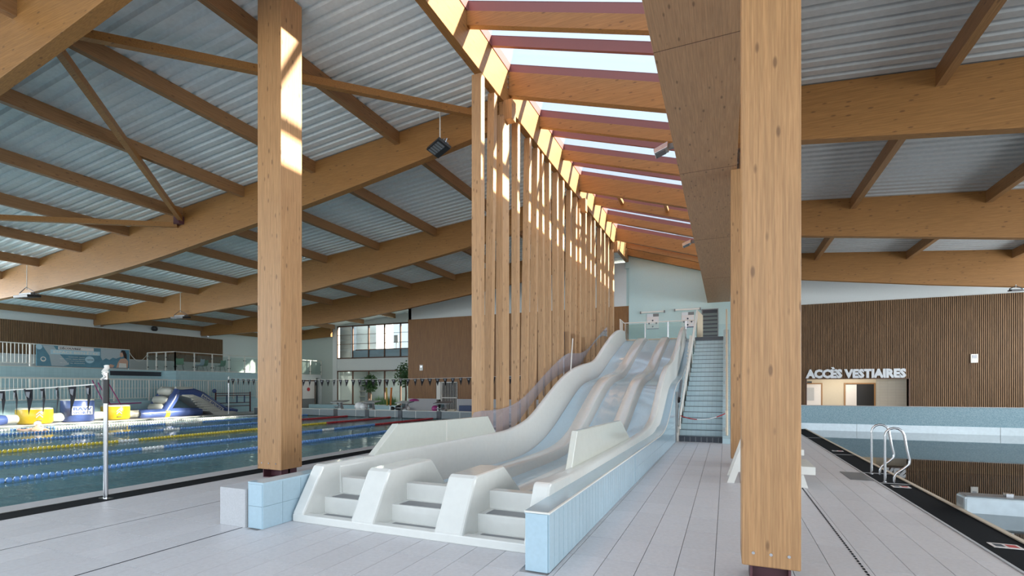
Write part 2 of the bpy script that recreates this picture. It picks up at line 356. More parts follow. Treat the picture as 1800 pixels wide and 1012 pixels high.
build('parapet_coping',MB().box(2.75,XR,24.33,24.62,.99,1.01),M_con,w)
d=build('steel_divider_wall',MB().box(3.13,XR,9.12,9.42,-1.4,.2),M_band,bevel=.03,label='low stainless steel divider wall across the right pool, nearest the camera',cat='divider')
build('dark_cap',MB().box(3.16,XR,9.14,9.40,.2,.212),M_grey,d)
build('bracket',MB().box(3.62,3.70,9.2,9.3,.212,.26),M_steel,d)
for px,py,nm in ((1770,960,'depth marking plate on the black grating, nearest the camera'),(1578,855,'depth marking plate on the black grating beside the pool ladder'),(1463,792,'depth marking plate on the black grating, farthest from the camera')):
    a=atZ(px,py,.006); t=thing('depth_plate',nm,'plate',(2.83,a[1],.005)); L=ORG[t.name]
    build('plate',MB().box(L[0]-.13,L[0]+.13,L[1]-.09,L[1]+.09,.005,.011),M_paper,t); build('red_mark',MB().box(L[0]+.01,L[0]+.10,L[1]-.05,L[1]+.05,.011,.013),M_fred,t); build('black_mark',MB().box(L[0]-.1,L[0]-.02,L[1]-.05,L[1]+.05,.011,.013),M_ink,t)
# pool ladder : two hooped rails
ld=thing('pool_ladder','polished steel pool ladder with two tall hooped handrails at the right pool edge','ladder',(2.8,11.7,0))
def hoop(y):
    pts=[(2.70,y,-.02),(2.70,y,.84)]
    for k in range(7):
        a=math.pi-k*math.pi/6*.93; pts.append((2.845+.145*math.cos(a),y,.86+.15*math.sin(a)))
    pts+=[(3.03,y,.62),(3.07,y,.44),(3.06,y,.36),(2.98,y,.27),(2.87,y,.18),(2.84,y,.10),(2.84,y,-.02)]
    return MB().tube(pts,.021,10)
for y in (11.22,12.15): build('handrail',hoop(y),M_steel,ld,smooth=60)
for k in range(3): build('rung',MB().tube([(3.16,11.22,-.25-.3*k),(3.16,12.15,-.25-.3*k)],.02),M_steel,ld,smooth=60)
for y in (11.22,12.15): build('foot_flange',MB().lathe((2.70,y,.004),[(.04,0),(.04,.012)],12),M_steel,ld)
# ------------------------------------------------------------------ walls
w=struct('wall_left',MB().box(XW-.3,XW-.05,-8,YG,0,7.4),M_white)
mb=MB(); mb2=MB()
for k in range(int((28.96-2)/.08)): mb.box(XW-.05,XW,2+k*.08,2.045+k*.08,3.75,5.72)
build('backing',MB().box(XW-.055,XW-.03,2,28.96,3.75,5.72),M_back,w); build('slat',mb,WSL,w,kind='stuff')
struct('wall_left_back',MB().box(XW,-31.6,YG,YG+.3,0,7.4),M_green)
# wall at the back of the central hall (left brown wall, pale wall, right slatted wall)
XA=atY(718,0,YB)[0]; zb=[atY(718,700,YB)[2],atY(718,562,YB)[2]]; XP=atY(1106,0,YB)[0]
o1,o2=atY(775,671,YB),atY(804,724,YB); gz=o1[2]
w=struct('wall_back',MB().box(XA,o1[0]-.35,YB,YB+.25,0,8.3).box(o2[0],-5.6,YB,YB+.25,0,9.4).box(o1[0]-.36,o2[0]+.01,YB,YB+.25,gz,8.3).box(XA,XA+.25,YB,YG,0,8.3),M_white)
mb=MB(); x=XA
while x<XP-.02:
    if not(o1[0]-.42<x<o2[0]): mb.box(x,x+.075,YB-.05,YB,zb[0],zb[1])
    else: mb.box(x,x+.075,YB-.05,YB,gz,zb[1])
    x+=.085
build('cladding_board',mb,WBD,w,kind='stuff'); build('backing',MB().box(XA,o1[0]-.36,YB-.02,YB,zb[0],zb[1]).box(o2[0],XP,YB-.02,YB,zb[0],zb[1]).box(o1[0]-.36,o2[0],YB-.02,YB,gz,zb[1]),M_back,w)
build('base_tiling',MB().box(XA,o1[0]-.35,YB-.03,YB-.005,0,zb[0]).box(o2[0],-5.6,YB-.03,YB-.005,0,zb[0]),M_con,w)
struct('wall_pale',MB().box(XP,.35,YB-.12,YB+.25,0,9.4).box(-5.6,XP+.05,YB,YB+.25,0,9.4),M_pale)
ox0,ox1,oz=atY(1418,666,YB)[0],atY(1597,664,YB)[0],atY(1500,666,YB)[2]; zt=atY(1600,525,YB)[2]
w=struct('wall_right_back',MB().box(.35,ox0,YB,YB+.25,0,8.5).box(ox1,XR,YB,YB+.25,0,8.5).box(ox0,ox1,YB,YB+.25,oz,8.5),M_white)
mb=MB(); x=.36
while x<XR-.1:
    z0=oz+.02 if ox0-.06<x<ox1 else 0
    mb.box(x,x+.042,YB-.05,YB,z0,zt); x+=.078
build('slat',mb,WSL,w,kind='stuff'); build('backing',MB().box(.35,ox0,YB-.012,YB,0,zt).box(ox1,XR,YB-.012,YB,0,zt).box(ox0,ox1,YB-.012,YB,oz,zt),M_back,w)
build('opening_frame',MB().box(ox0-.05,ox0,YB-.06,YB+.3,0,oz).box(ox1,ox1+.05,YB-.06,YB+.3,0,oz).box(ox0-.05,ox1+.05,YB-.06,YB+.3,oz,oz+.04),M_brownf,w)
struct('wall_right',MB().box(XR,XR+.3,-8,YG+3,0,8.5),M_white)
# added opaque strips shaped like windows behind the east and west fill lights
M_addpane=plain('added_opaque_pane',(.80,.86,.90),.3)
for nm,xa,xb,y0,y1,z0,z1 in (('added_window_east',XR-.06,XR,-6,30,1.7,6.7),('added_window_west',XW-.05,XW+.02,-7.5,1.5+9,2.3,6.7)):
    f=struct(nm,MB().box(xa,xb,y0,y1,z0-.08,z0).box(xa,xb,y0,y1,z1,z1+.08),M_brownf); n=int((y1-y0)/1.5)
    for k in range(n): build('pane',MB().box(xa+.01,xb-.01,y0+1.5*k+.04,y0+1.5*k+1.46,z0,z1),M_addpane,f)
    mb=MB()
    for k in range(n+1): mb.box(xa,xb,y0+1.5*k-.04,y0+1.5*k+.04,z0,z1)
    build('mullion',mb,M_brownf,f,kind='stuff')
# changing-room corridor behind the opening
cw=struct('wall_corridor',MB().box(ox0-1,ox1+2,YB+3,YB+3.2,0,2.9).box(ox0-1,ox0-.9,YB+.25,YB+3,0,2.9).box(ox0-1,ox1+2,YB+.25,YB+3.2,2.9,3.1),M_tan)
xt=atY(1540,0,YB+1.2)[0]
build('tiled_return_wall',MB().hexa([(xt,YB+1.2,0),(ox1+.4,YB+.26,0),(ox1+.5,YB+.4,0),(xt+.1,YB+1.4,0)],[(xt,YB+1.2,2.9),(ox1+.4,YB+.26,2.9),(ox1+.5,YB+.4,2.9),(xt+.1,YB+1.4,2.9)]),tiled('corridor_tile',(.62,.58,.50),(.64,.60,.52),(.5,.46,.40),.3,.15,'xz',.3),cw)
area('corridor_ceiling_lamp',((ox0+ox1)/2,YB+1.7,2.8),(0,0,0),2.5,.5,30,(1,.90,.74))
def doorway(name,x0,x1,ztop,y,frame,leaf,parent=None,n=1):
    f=struct(name,MB().box(x0-.07,x0,y-.06,y,0,ztop+.07).box(x1,x1+.07,y-.06,y,0,ztop+.07).box(x0,x1,y-.06,y,ztop,ztop+.07),frame)
    build('door_leaf',MB().box(x0,x1,y-.045,y-.01,0,ztop),leaf,f); return f
yy=YB+3; a0,a1=atY(1395,0,yy)[0],atY(1443,0,yy)[0]; zt2=atY(0+1430,675,yy)[2]
f=doorway('door_1',a0,a1,zt2,yy,wood('door_frame_wood',2,(.30,.16,.07),(.42,.24,.11),0),M_paper)
build('door_window',MB().box(a1-.75,a1-.35,yy-.055,yy-.045,1.0,1.75),M_con,f)
b0,b1,b2=atY(1486,0,yy)[0],atY(1505,0,yy)[0],atY(1536,0,yy)[0]
f=doorway('door_2',b0,b2,zt2,yy,bpy.data.materials['door_frame_wood'],M_blk)
build('open_leaf',MB().box(b0,b1,yy-.09,yy-.05,0,zt2-.03),M_paper,f)
t=tag(build('wall_sign',MB().box(atY(1419,0,yy)[0],atY(1427,0,yy)[0],yy-.02,yy,atY(1420,673,yy)[2],atY(1420,670,yy)[2]),M_ink),'small black sign above the left corridor door','sign')
# sign ACCES VESTIAIRES
sL,sR,sz=atY(1418,663,YB-.12)[0],atY(1595,663,YB-.12)[0],atY(1500,663,YB-.12)[2]
sg=thing('wall_sign','large pale grey raised lettering ACCÈS VESTIAIRES over the corridor opening','sign',((sL+sR)/2,YB-.1,sz))
text('lettering','ACCÈS VESTIAIRES',(sL,YB-.10,sz),.58,(1,0,0),(0,0,1),M_sign,sg,.03,.035,'LEFT',sR-sL)
for px,py,nm in ((1712,622,'small white emergency light box high on the right slatted wall'),(741,641,'small white emergency light box on the brown boarded wall by the lane pool')):
    a=atY(px,py,YB-.06); e=thing('emergency_light',nm,'lamp',a)
    build('housing',MB().box(a[0]-.14,a[0]+.14,a[1]-.06,a[1],a[2]-.42,a[2]),M_rail,e,bevel=.01); build('lens',MB().box(a[0]-.08,a[0]+.08,a[1]-.07,a[1]-.06,a[2]-.2,a[2]-.06),M_lamp,e)
# gate in brown wall
ga=atY(775,672,YB); gb=atY(804,724,YB)
gt=thing('metal_gate','tall pale metal bar gate in the opening of the brown boarded wall','gate',((ga[0]+gb[0])/2,YB,0))
build('frame',MB().box(ga[0],ga[0]+.05,YB,YB+.05,.02,gz).box(gb[0]-.05,gb[0],YB,YB+.05,.02,gz).box(ga[0],gb[0],YB,YB+.05,gz-.05,gz).box(ga[0],gb[0],YB,YB+.05,1.0,1.06).box(ga[0],gb[0],YB,YB+.05,.02,.08),M_rail,gt)
for k in range(11): build('bar',MB().box(ga[0]+.1+k*.13,ga[0]+.125+k*.13,YB+.01,YB+.04,.08,gz-.05),M_rail,gt)
struct('wall_gate_room',MB().box(ga[0]-1,gb[0]+1,YB+2,YB+2.1,0,3).box(ga[0]-1,ga[0]-.9,YB+.25,YB+2,0,3).box(gb[0]+.9,gb[0]+1,YB+.25,YB+2,0,3).box(ga[0]-1,gb[0]+1,YB+.25,YB+2.1,3,3.1),M_grey)
build('white_reveal',MB().box(ga[0]-.34,ga[0]-.02,YB-.05,YB+.25,.9,gz),M_rail,bpy.data.objects['wall_back'])
bx=atY(808,716,YB-.6); build('storage_crate',MB().box(bx[0],bx[0]+1.15,YB-.7,YB-.15,0,.52),M_navy,label='navy blue storage crate against the base of the brown wall',cat='crate',bevel=.02)
# glazed wall at the left back
GL,GR=atY(593,0,YG)[0],atY(718,0,YG)[0]; gz0,gz1,gz2,gz3=.26,3.2,4.27,7.1
struct('wall_glazed',MB().box(-31.9,GL,YG-.05,YG+.3,0,7.6).box(GL,XA+.2,YG,YG+.3,gz1,gz2).box(GL,XA+.2,YG,YG+.3,0,gz0).box(GL,XA+.2,YG,YG+.3,gz3,8.2),M_white)
mull=[593,620,648,676,704,719]
for nm,za,zc in(('window_1',gz0,gz1),('window_2',gz2,gz3)):
    mb=MB(); xs=[atY(p,0,YG)[0] for p in mull]+[XA+.3]
    for x in xs: mb.box(x-.05,x+.05,YG-.04,YG+.08,za,zc)
    mb.box(xs[0],xs[-1],YG-.04,YG+.08,za-.02,za+.08).box(xs[0],xs[-1],YG-.04,YG+.08,zc-.08,zc+.02)
    f=struct(nm,mb,M_brownf)
    for a,b in zip(xs[:-1],xs[1:]): build('pane',MB().box(a+.05,b-.05,YG+.01,YG+.02,za+.08,zc-.08),M_glass,f)
f=bpy.data.objects['window_2']
build('transom',MB().box(GL,XA+.2,YG-.02,YG+.02,5.5,5.54).box(GL,XA+.2,YG-.02,YG+.02,6.3,6.33).box(-29.4,XA+.2,YG-.03,YG+.05,4.95,5.02),M_brownf,f)
build('lower_panel',MB().box(-29.7,XA+.2,YG+.03,YG+.06,4.3,4.97),M_out,f)
struct('wall_office',MB().box(GL-1,XA+1,YG+5,YG+5.2,0,3.3).box(GL-1,GL-.9,YG+.3,YG+5,0,3.3).box(GL-1,XA+1,YG+.3,YG+5,3.3,3.6),M_room)
for k,px in enumerate((612,655,695)):
    a=atY(px,662,YG+3); l=thing('ceiling_light','white strip light on the office ceiling, '+ORD[k]+' from the left behind the glazing','lamp',(a[0],YG+2.5,3.22))
    m_,nt_,p_=newmat('office_tube'); p_.inputs['Emission Color'].default_value=(1,.93,.8,1); p_.inputs['Emission Strength'].default_value=6
    build('tube',MB().box(a[0]-.7,a[0]+.7,YG+2.45,YG+2.55,3.22,3.28),m_,l)
area('office_ceiling_lamp',(-27.5,YG+2.5,3.1),(0,0,0),6,1.5,60,(1,.93,.82))
struct('outdoor_block',MB().box(-30.6,-28.4,YG+1.5,YG+4,3.6,9).box(-38,-32,YG+1,YG+4,3.6,9),M_out)
build('dark_block',MB().box(-34,-30.7,YG+.9,YG+1.0,3.7,9),M_grey,bpy.data.objects['outdoor_block'])
a=atY(697,600,YG+1.5); t=thing('antenna_box','grey box on a thin post outside the upper window','post',(a[0],YG+1.5,3.605))
build('post',MB().box(a[0]-.03,a[0]+.03,YG+1.47,YG+1.53,3.605,a[2]),M_grey,t); build('box',MB().box(a[0]-.2,a[0]+.2,YG+1.4,YG+1.6,a[2]-.1,a[2]+.55),M_grey,t)
# office furniture silhouettes : shelf and counter
a=atY(636,700,YG+4); t=thing('office_shelf','dark shelving unit at the left of the glazed office','shelf',(a[0],YG+4,0))
build('carcass',MB().box(a[0]-1.3,a[0]+.3,YG+4.1,YG+4.5,0,2.6),M_grey,t)
for k in range(4): build('shelf_board',MB().box(a[0]-1.3,a[0]+.3,YG+3.9,YG+4.1,.4+.5*k,.44+.5*k),M_tan,t)
a=atY(745,690,YG+4); t=thing('whiteboard','teal notice board on the rear office wall','board',(-25.6,YG+4.9,1.0))
build('board',MB().box(-27,-24.4,YG+4.85,YG+4.95,1.0,2.3),M_chg,t); build('board_frame',MB().box(-27.05,-24.35,YG+4.82,YG+4.86,.95,1.0),M_rail,t)
# ------------------------------------------------------------------ left seating tiers and terrace
mb=MB()
tr=struct('terrace_block',MB().box(XW,-34.6,-8,YG,0,2.88).box(-34.62,-33.2,21.7,30.2,0,2.85),M_tier)
struct('terrace_slab',MB().box(-34.62,-33.2,30.2,YG-.06,2.6,2.85),M_white)
struct('seating_tier',MB().box(-34.6,-34.0,-8,21.7,0,2.28).box(-34.0,-33.4,-8,21.7,0,1.7).box(-33.4,-32.6,-8,30.2,0,.95),M_tier)
build('tier_edge',MB().box(-34.01,-33.99,-8,21.7,2.28,2.31).box(-33.41,-33.39,-8,21.7,1.7,1.73).box(-34.62,-34.58,-8,21.7,2.88,2.91).box(-33.22,-33.19,21.7,YG,2.85,2.88),M_rail,tr)
build('dark_niche',MB().box(-34.59,-34.55,18.6,21.6,2.5,2.78),M_blkt,tr)
struct('wall_door_recess',MB().box(-33.4,-33.19,30.2,33.9,0,2.6).box(-33.4,-33.19,YG-.3,YG,0,2.6),M_white)
f=struct('door_3',MB().box(-33.19,-33.12,32.2,32.3,0,2.3).box(-33.19,-33.12,33.7,33.8,0,2.3).box(-33.19,-33.12,32.2,33.8,2.3,2.4),M_brownf)
build('door_leaf',MB().box(-33.19,-33.15,32.3,33.7,0,2.3),M_paper,f); build('kick_plate',MB().box(-33.15,-33.13,32.3,33.7,0,.8),M_grey,f)
build('no_entry_disc',MB().prism([(33.0+.16*math.cos(k*math.pi/8),1.6+.16*math.sin(k*math.pi/8)) for k in range(16)],0,-33.15,-33.12),M_fred,f)
def balusters(name,label,x,y0,y1,z0,z1,pitch,post,cat='railing'):
    t=thing(name,label,cat,(x,(y0+y1)/2,z0)); 
    build('top_rail',MB().box(x-.03,x+.03,y0,y1,z1-.05,z1),M_rail,t); build('bottom_rail',MB().box(x-.02,x+.02,y0,y1,z0+.1,z0+.14),M_rail,t)
    n=int((y1-y0)/pitch); base=None; 
    for k in range(n+1):
        y=y0+k*pitch
        if k%post==0:
            build('post',MB().box(x-.035,x+.035,y-.035,y+.035,z0-.12,z1-.05),M_rail,t)
        elif k<290:
            if base is None: base=build('baluster',MB().box(x-.012,x+.012,y-.012,y+.012,z0+.14,z1-.05),M_rail,t); by=y
            else:
                c=base.copy(); COL.objects.link(c); c.parent=t; c.location=(0,y-by,0)
    return t
balusters('railing','long white barred railing on the low wall beside the lane pool, behind the inflatables',-32.7,8.2,30.2,1.0,2.25,.16,12)
balusters('railing','white barred railing on the upper seating terrace at the far left',-34.65,10.0,15.0,2.95,4.15,.16,10)
def glassrail(label,pts,z0,z1,n):
    t=thing('glass_balustrade',label,'railing',(pts[0][0],pts[0][1],z0)); 
    for (xa,ya),(xb,yb),k in zip(pts[:-1],pts[1:],n):
        build('top_rail',MB().tube([(xa,ya,z1),(xb,yb,z1)],.03,6),M_rail,t)
        for i in range(k+1):
            u=i/k; x,y=xa+(xb-xa)*u,ya+(yb-ya)*u
            build('post',MB().box(x-.03,x+.03,y-.03,y+.03,z0,z1),M_rail,t)
            if i<k:
                x2,y2=xa+(xb-xa)*(i+1)/k,ya+(yb-ya)*(i+1)/k; d=Vector((x2-x,y2-y,0)).normalized()*.09
                p=build('pane',MB().loft([[(x+d.x,y+d.y,z0+.08),(x+d.x,y+d.y,z1-.16)],[(x2-d.x,y2-d.y,z0+.08),(x2-d.x,y2-d.y,z1-.16)]]),M_bglass,t)
                mb=MB()
                for zz in (z0+.25,z1-.35):
                    for q in ((x+d.x*.8,y+d.y*.8),(x2-d.x*.8,y2-d.y*.8)): mb.box(q[0]-.03,q[0]+.03,q[1]-.03,q[1]+.03,zz-.03,zz+.03)
                build('clamp',mb,M_blk,t)
    return t
glassrail('long glass balustrade with white posts around the upper terrace',[(-36.0,21.6),(-33.15,21.6),(-33.15,YG-.1)],2.88,4.1,[3,10])
for a,b,nm in (((-34.65,19.7,4.0),(-34.65,20.3,3.45),'left'),((-36.0,21.6,4.0),(-36.0,20.9,3.45),'right')):
    pts=[(a[0],a[1]+(b[1]-a[1])*u,a[2]+(b[2]-a[2])*(1-(1-u)**2)) for u in (0,.25,.5,.75,1)]
    build('rope_end',MB().tube(pts,.018,6),M_rail,label='white rope hanging open from the '+nm+' side of the terrace gap',cat='rope')
# banner
bt=thing('banner','blue grey banner DÉCOUVREZ NOTRE ESPACE BIEN-ÊTRE hung on the terrace railing','banner',(-34.5,17.3,2.95))
by0,by1,bz0,bz1=15.02,19.62,2.95,4.1; XBn=-34.5
build('railing_frame',MB().box(-34.68,-34.62,by0,by1+.1,bz1,bz1+.05).box(-34.68,-34.62,by1+.03,by1+.1,2.85,bz1),M_rail,bt)
build('cloth',MB().box(-34.6,XBn,by0,by1,bz0,bz1),M_ban,bt)
def bpoly(name,pts,mat,k=1): 
    return flat(name,[(XBn+.004*k,by0+(by1-by0)*u,bz0+(bz1-bz0)*v) for u,v in pts],mat,bt,.004,(1,0,0))
ell=lambda cu,cv,ru,rv,n=20:[(cu+ru*math.cos(2*math.pi*i/n),cv+rv*math.sin(2*math.pi*i/n)) for i in range(n)]
bpoly('pale_cloud',[(.66,.98),(.9,.98),(.89,.6),(.84,.5),(.80,.55),(.76,.42),(.72,.5),(.68,.38),(.66,.55)],M_bang)
bpoly('curve_shape',[(.05,.98),(.16,.98),(.22,.6),(.32,.1),(.26,.02),(.14,.02),(.12,.5)],M_bang)
bpoly('blue_dot',ell(.02,.9,.03,.13),M_banl,2)
bpoly('title_box',[(.205,.82),(.58,.82),(.58,.98),(.205,.98)],M_paper,2)
bpoly('title_band',[(.13,.58),(.65,.62),(.65,.82),(.13,.80)],M_banl,2)
bpoly('price_disc',ell(.535,.38,.05,.18),M_banl,2)
bpoly('emblem_ring',ell(.06,.32,.027,.12),M_rail,2); bpoly('emblem_centre',ell(.06,.33,.018,.07),M_ban,3)
bpoly('printed_knee',[(.72,.02),(.77,.2),(.82,.14),(.80,.02)],M_skin,2); bpoly('printed_back',[(.84,.02),(.86,.3),(.89,.5),(.95,.55),(.985,.4),(.98,.02)],M_skin,2)
bpoly('printed_head',ell(.905,.72,.022,.13),M_skin,2); bpoly('printed_hair',[(.89,.85),(.91,.97),(.945,.95),(.965,.75),(.97,.5),(.94,.55),(.925,.72),(.915,.86)],M_hair,3)
bpoly('printed_towel',[(.87,.02),(.875,.28),(.96,.26),(.965,.02)],M_rail,3)
def btxt(s,u,v,sz,mat,w,b=0): text('lettering',s,(XBn+.016,by0+(by1-by0)*u,bz0+(bz1-bz0)*v),sz,(0,1,0),(0,0,1),mat,bt,.003,b,'LEFT',w*(by1-by0))
btxt('DÉCOUVREZ',.22,.85,.14,M_ink,.22,.004); btxt('NOTRE',.45,.85,.14,M_sign,.12); btxt('ESPACE BIEN-ÊTRE',.155,.64,.19,M_rail,.47,.003)
btxt('16€00',.50,.34,.11,M_ink,.07); btxt('hammam, sauna',.31,.46,.07,M_rail,.17); btxt('bains, cabines, espace détente',.22,.36,.07,M_rail,.26); btxt('ouvert à tous toute l\'année',.26,.26,.07,M_rail,.22); btxt('du lundi au dimanche',.22,.16,.07,M_rail,.26)
# terrace chairs
def chair(x,y,mat,label,rz):
    c=thing('terrace_chair',label,'chair',(x,y,2.88),'chairs on the upper terrace'); 
    def P(u,v,z): return (x+u*math.cos(rz)-v*math.sin(rz),y+u*math.sin(rz)+v*math.cos(rz),2.88+z)
    for u in(-.22,.22):
        for v in(-.22,.22): build('leg',MB().tube([P(u*1.15,v*1.15,0),P(u*.8,v*.8,.45)],.014,6),M_grey,c)
    prof=[(-.24,.46),(0,.44),(.16,.45),(.22,.52),(.25,.68),(.27,.86)]
    build('shell',MB().loft([[P(q,w_,z+abs(w_)*.15) for q,z in prof]+[P(q+.02,w_,z-.03+abs(w_)*.15) for q,z in prof[::-1]] for w_ in (-.26,-.15,0,.15,.26)],True),mat,c,smooth=50)
    return c
chair(-34.4,22.7,M_chg,'green shell chair at the left end behind the terrace glass',2.6); chair(-34.3,24.0,M_chb,'pale blue shell chair behind the terrace glass',.5)
chair(-35.2,24.9,M_chg,'green shell chair half hidden behind the pale blue one',.3); chair(-34.4,25.7,M_chg,'green shell chair at the right end behind the terrace glass',1.6)
a=atX(270,578,XW+.1); build('loudspeaker',MB().lathe((a[0]+.1,a[1],a[2]-.15),[(.12,0),(.2,.08),(.2,.24),(.12,.32)],12),M_blk,label='black round loudspeaker on the white band above the left slatted wall',cat='loudspeaker',smooth=40)
# ------------------------------------------------------------------ roof decks
def deck(name,x0,x1,y0,y1,zf,mat,p=.31,d=.09,t=.04):
    ys=[]; y=y0
    while y<y1: ys+=[(y,0),(y+p*.52,0),(y+p*.62,d),(y+p*.90,d)]; y+=p
    top=[(yy,h) for yy,h in ys]
    return struct(name,MB().loft([[(x,yy,zf(x)+h) for yy,h in top]+[(x,yy,zf(x)+h+t) for yy,h in top[::-1]] for x in (x0,x1)],True),mat)
deck('ceiling_left',XW-.3,-5.64,-8,YG+.3,zl,M_deck); deck('ceiling_right',.24,XR+.3,-8,YG+3,zr,M_deckshade)
# left main beams
BOT=[(-38.4,5.84),(-32,5.93),(-28.8,6.05),(-23.4,6.37),(-20,6.70),(-17.6,7.0),(-14.6,7.38),(-10.4,7.98),(-6.5,8.62),(-5.65,8.78)]
BY=[4.98,12.35,19.7,27.05]; TB=.24
for k,y in enumerate(BY+[34.2]):
    xs=[-38.4+i*(38.4-5.65)/26 for i in range(27)]
    pts=[(x,interp(BOT,x)) for x in xs]+[(x,zl(x)) for x in xs[::-1]]
    if k==4: pts=[(-38.4,5.9),(-31.8,6.2),(-31.8,zl(-31.8)),(-38.4,zl(-38.4))]
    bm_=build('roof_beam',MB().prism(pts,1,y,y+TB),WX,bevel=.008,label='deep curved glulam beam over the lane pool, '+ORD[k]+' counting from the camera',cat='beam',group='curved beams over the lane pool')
    if k in(2,3): build('steel_shoe',MB().box(-38.62,-38.4,y,y+.24,zl(-38.4)-.65,zl(-38.4)-.12),M_maroon,bm_); build('bearing_plate',MB().box(-38.4,-37.7,y+.02,y+.2,5.76,5.84),M_steel,bm_)
# right main beams
for k,y in enumerate(BY):
    pts=[(.22,7.22),(2.35,6.95),(8.15,6.2),(11.3,5.85),(XR,5.5),(XR,zr(XR)),(.22,zr(.22))]
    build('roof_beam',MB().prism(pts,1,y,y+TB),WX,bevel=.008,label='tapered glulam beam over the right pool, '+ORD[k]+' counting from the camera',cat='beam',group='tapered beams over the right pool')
# purlins
PX=[-8.95,-12.19,-15.39,-18.6,-21.81,-25.02,-28.25,-31.4,-34.9,-38.2]
bays=[(-2.4,4.98),(5.22,12.35),(12.59,19.7),(19.94,27.05),(27.29,34.2)]
for b,(y0,y1) in enumerate(bays):
    for k,x in enumerate(PX):
        if b==4 and x>-21: y1_=YB
        else: y1_=y1
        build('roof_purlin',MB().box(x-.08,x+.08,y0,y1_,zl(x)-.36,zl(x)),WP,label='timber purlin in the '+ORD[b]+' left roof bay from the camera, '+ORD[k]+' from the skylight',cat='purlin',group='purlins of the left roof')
RX=[.42,3.87,7.35,10.9,14.4]
for b,(y0,y1) in enumerate(bays):
    if b==4: y1=YB
    for k,x in enumerate(RX):
        build('roof_purlin',MB().box(x-.08,x+.08,y0,y1,zr(x)-.36,zr(x)),WP,label='timber purlin in the '+ORD[b]+' right roof bay from the camera, '+ORD[k]+' from the skylight',cat='purlin',group='purlins of the right roof')
# diagonal braces under the left deck
def brace(x0,y0,x1,y1,label,dz=.30):
    a=Vector((x0,y0,zl(x0)-dz)); b=Vector((x1,y1,zl(x1)-dz)); d=(b-a).normalized(); s=Vector((-d.y,d.x,0)).normalized()*.075; u=Vector((0,0,.17))
    return build('roof_brace',MB().hexa([a-s-u,a+s-u,b+s-u,b-s-u],[a-s,a+s,b+s,b-s]),WX,label=label,cat='brace',group='diagonal braces under the left roof')
brace(-11.9,5.25,-18.55,12.3,'diagonal brace rising left from the nearest beam, narrow and steep in view',.36)
brace(-11.9,5.25,-6.0,12.3,'diagonal brace running right from the nearest beam to the timber screen',.36)
brace(-26,5.25,-18.75,12.3,'diagonal brace entering from the left picture edge',.52)
build('brace_plate',MB().box(-18.75,-18.45,12.15,12.35,zl(-18.6)-.62,zl(-18.6)-.34),M_maroon,label='dark steel plate joining the diagonal braces to the second beam',cat='plate')
# ------------------------------------------------------------------ ridge beam, skylight, soffit box, screen fins
RXi=-5.45
build('ridge_beam',MB().box(RXi-.2,RXi,-3,YB,9.39,10.36),WY,bevel=.01,label='long sunlit ridge beam along the high side of the skylight',cat='beam')
bx_=build('soffit_box',MB().box(-.97,.22,-3,YB-.13,6.6,8.35),WS,bevel=.006,label='wide plywood clad box beam along the low side of the skylight',cat='beam')
for y in (3.6,7.5,12.0,17.6,24): build('panel_joint',MB().box(-.97,.22,y,y+.006,6.595,6.6),M_brownf,bx_)
zs=lambda x,z: z-.31*(x-RXi)
def cross(name,y,w,zt_,zb_,mat,**k):
    x0,x1=RXi,-.97
    return build(name,MB().prism([(x0,zs(x0,zb_)),(x1,zs(x1,zb_)),(x1,zs(x1,zt_)),(x0,zs(x0,zt_))],1,y,y+w),mat,**k)
yp=[-2.1,.35,2.75,5.2,7.7,10.15,12.56,15.01,17.42,19.71,22.29,24.75,27.13,30.0,30.55]; thick={5.2,12.56,19.71,27.13,30.55}
for i,y in enumerate(yp):
    o=cross('skylight_rafter',y,.16 if y not in thick else .22,10.36,9.72 if y in thick else 10.03,WX,bevel=.006,label=('deep' if y in thick else 'slim')+' timber rafter under the skylight, '+ORD[i]+' from the camera end',cat='rafter',group='rafters under the skylight')
    if y in thick: [build('bolt_plate',MB().box(RXi,RXi+.015,y-.07,y-.01,z_,z_+.09),M_steel,o) for z_ in (9.86,10.0,10.14)]
sk=thing('skylight','long sloping roof light with maroon frame bars and clear panes','skylight',(-3.2,14,10.3))
fy=[-2.1+1.2275*i for i in range(27)]
fy=[y for y in fy if y<30.5]+[30.75]
build('side_frame',MB().box(RXi-.06,RXi+.02,-2.2,YB,10.36,10.62),M_red,sk); build('side_frame',MB().box(-1.0,-.92,-2.2,YB,zs(-.97,10.3),zs(-.97,10.62)),M_red,sk)
for y in fy: cross('frame_bar',y+.02,.09,10.62,10.36,M_red,parent=sk)
for a,b in zip(fy[:-1],fy[1:]):
    p=cross('pane',a+.11,b-a-.09,10.61,10.60,M_sky,parent=sk)
for y,x in ((20.9,-4.2),(20.9,-2.3)): build('strut',MB().box(x-.06,x+.06,19.9,22.29,zs(x,10.2),zs(x,10.34)),WY,sk)
struct('ceiling_end',MB().box(RXi-.2,-.9,YB-.1,YB+.3,9.0,10.7),M_pale)
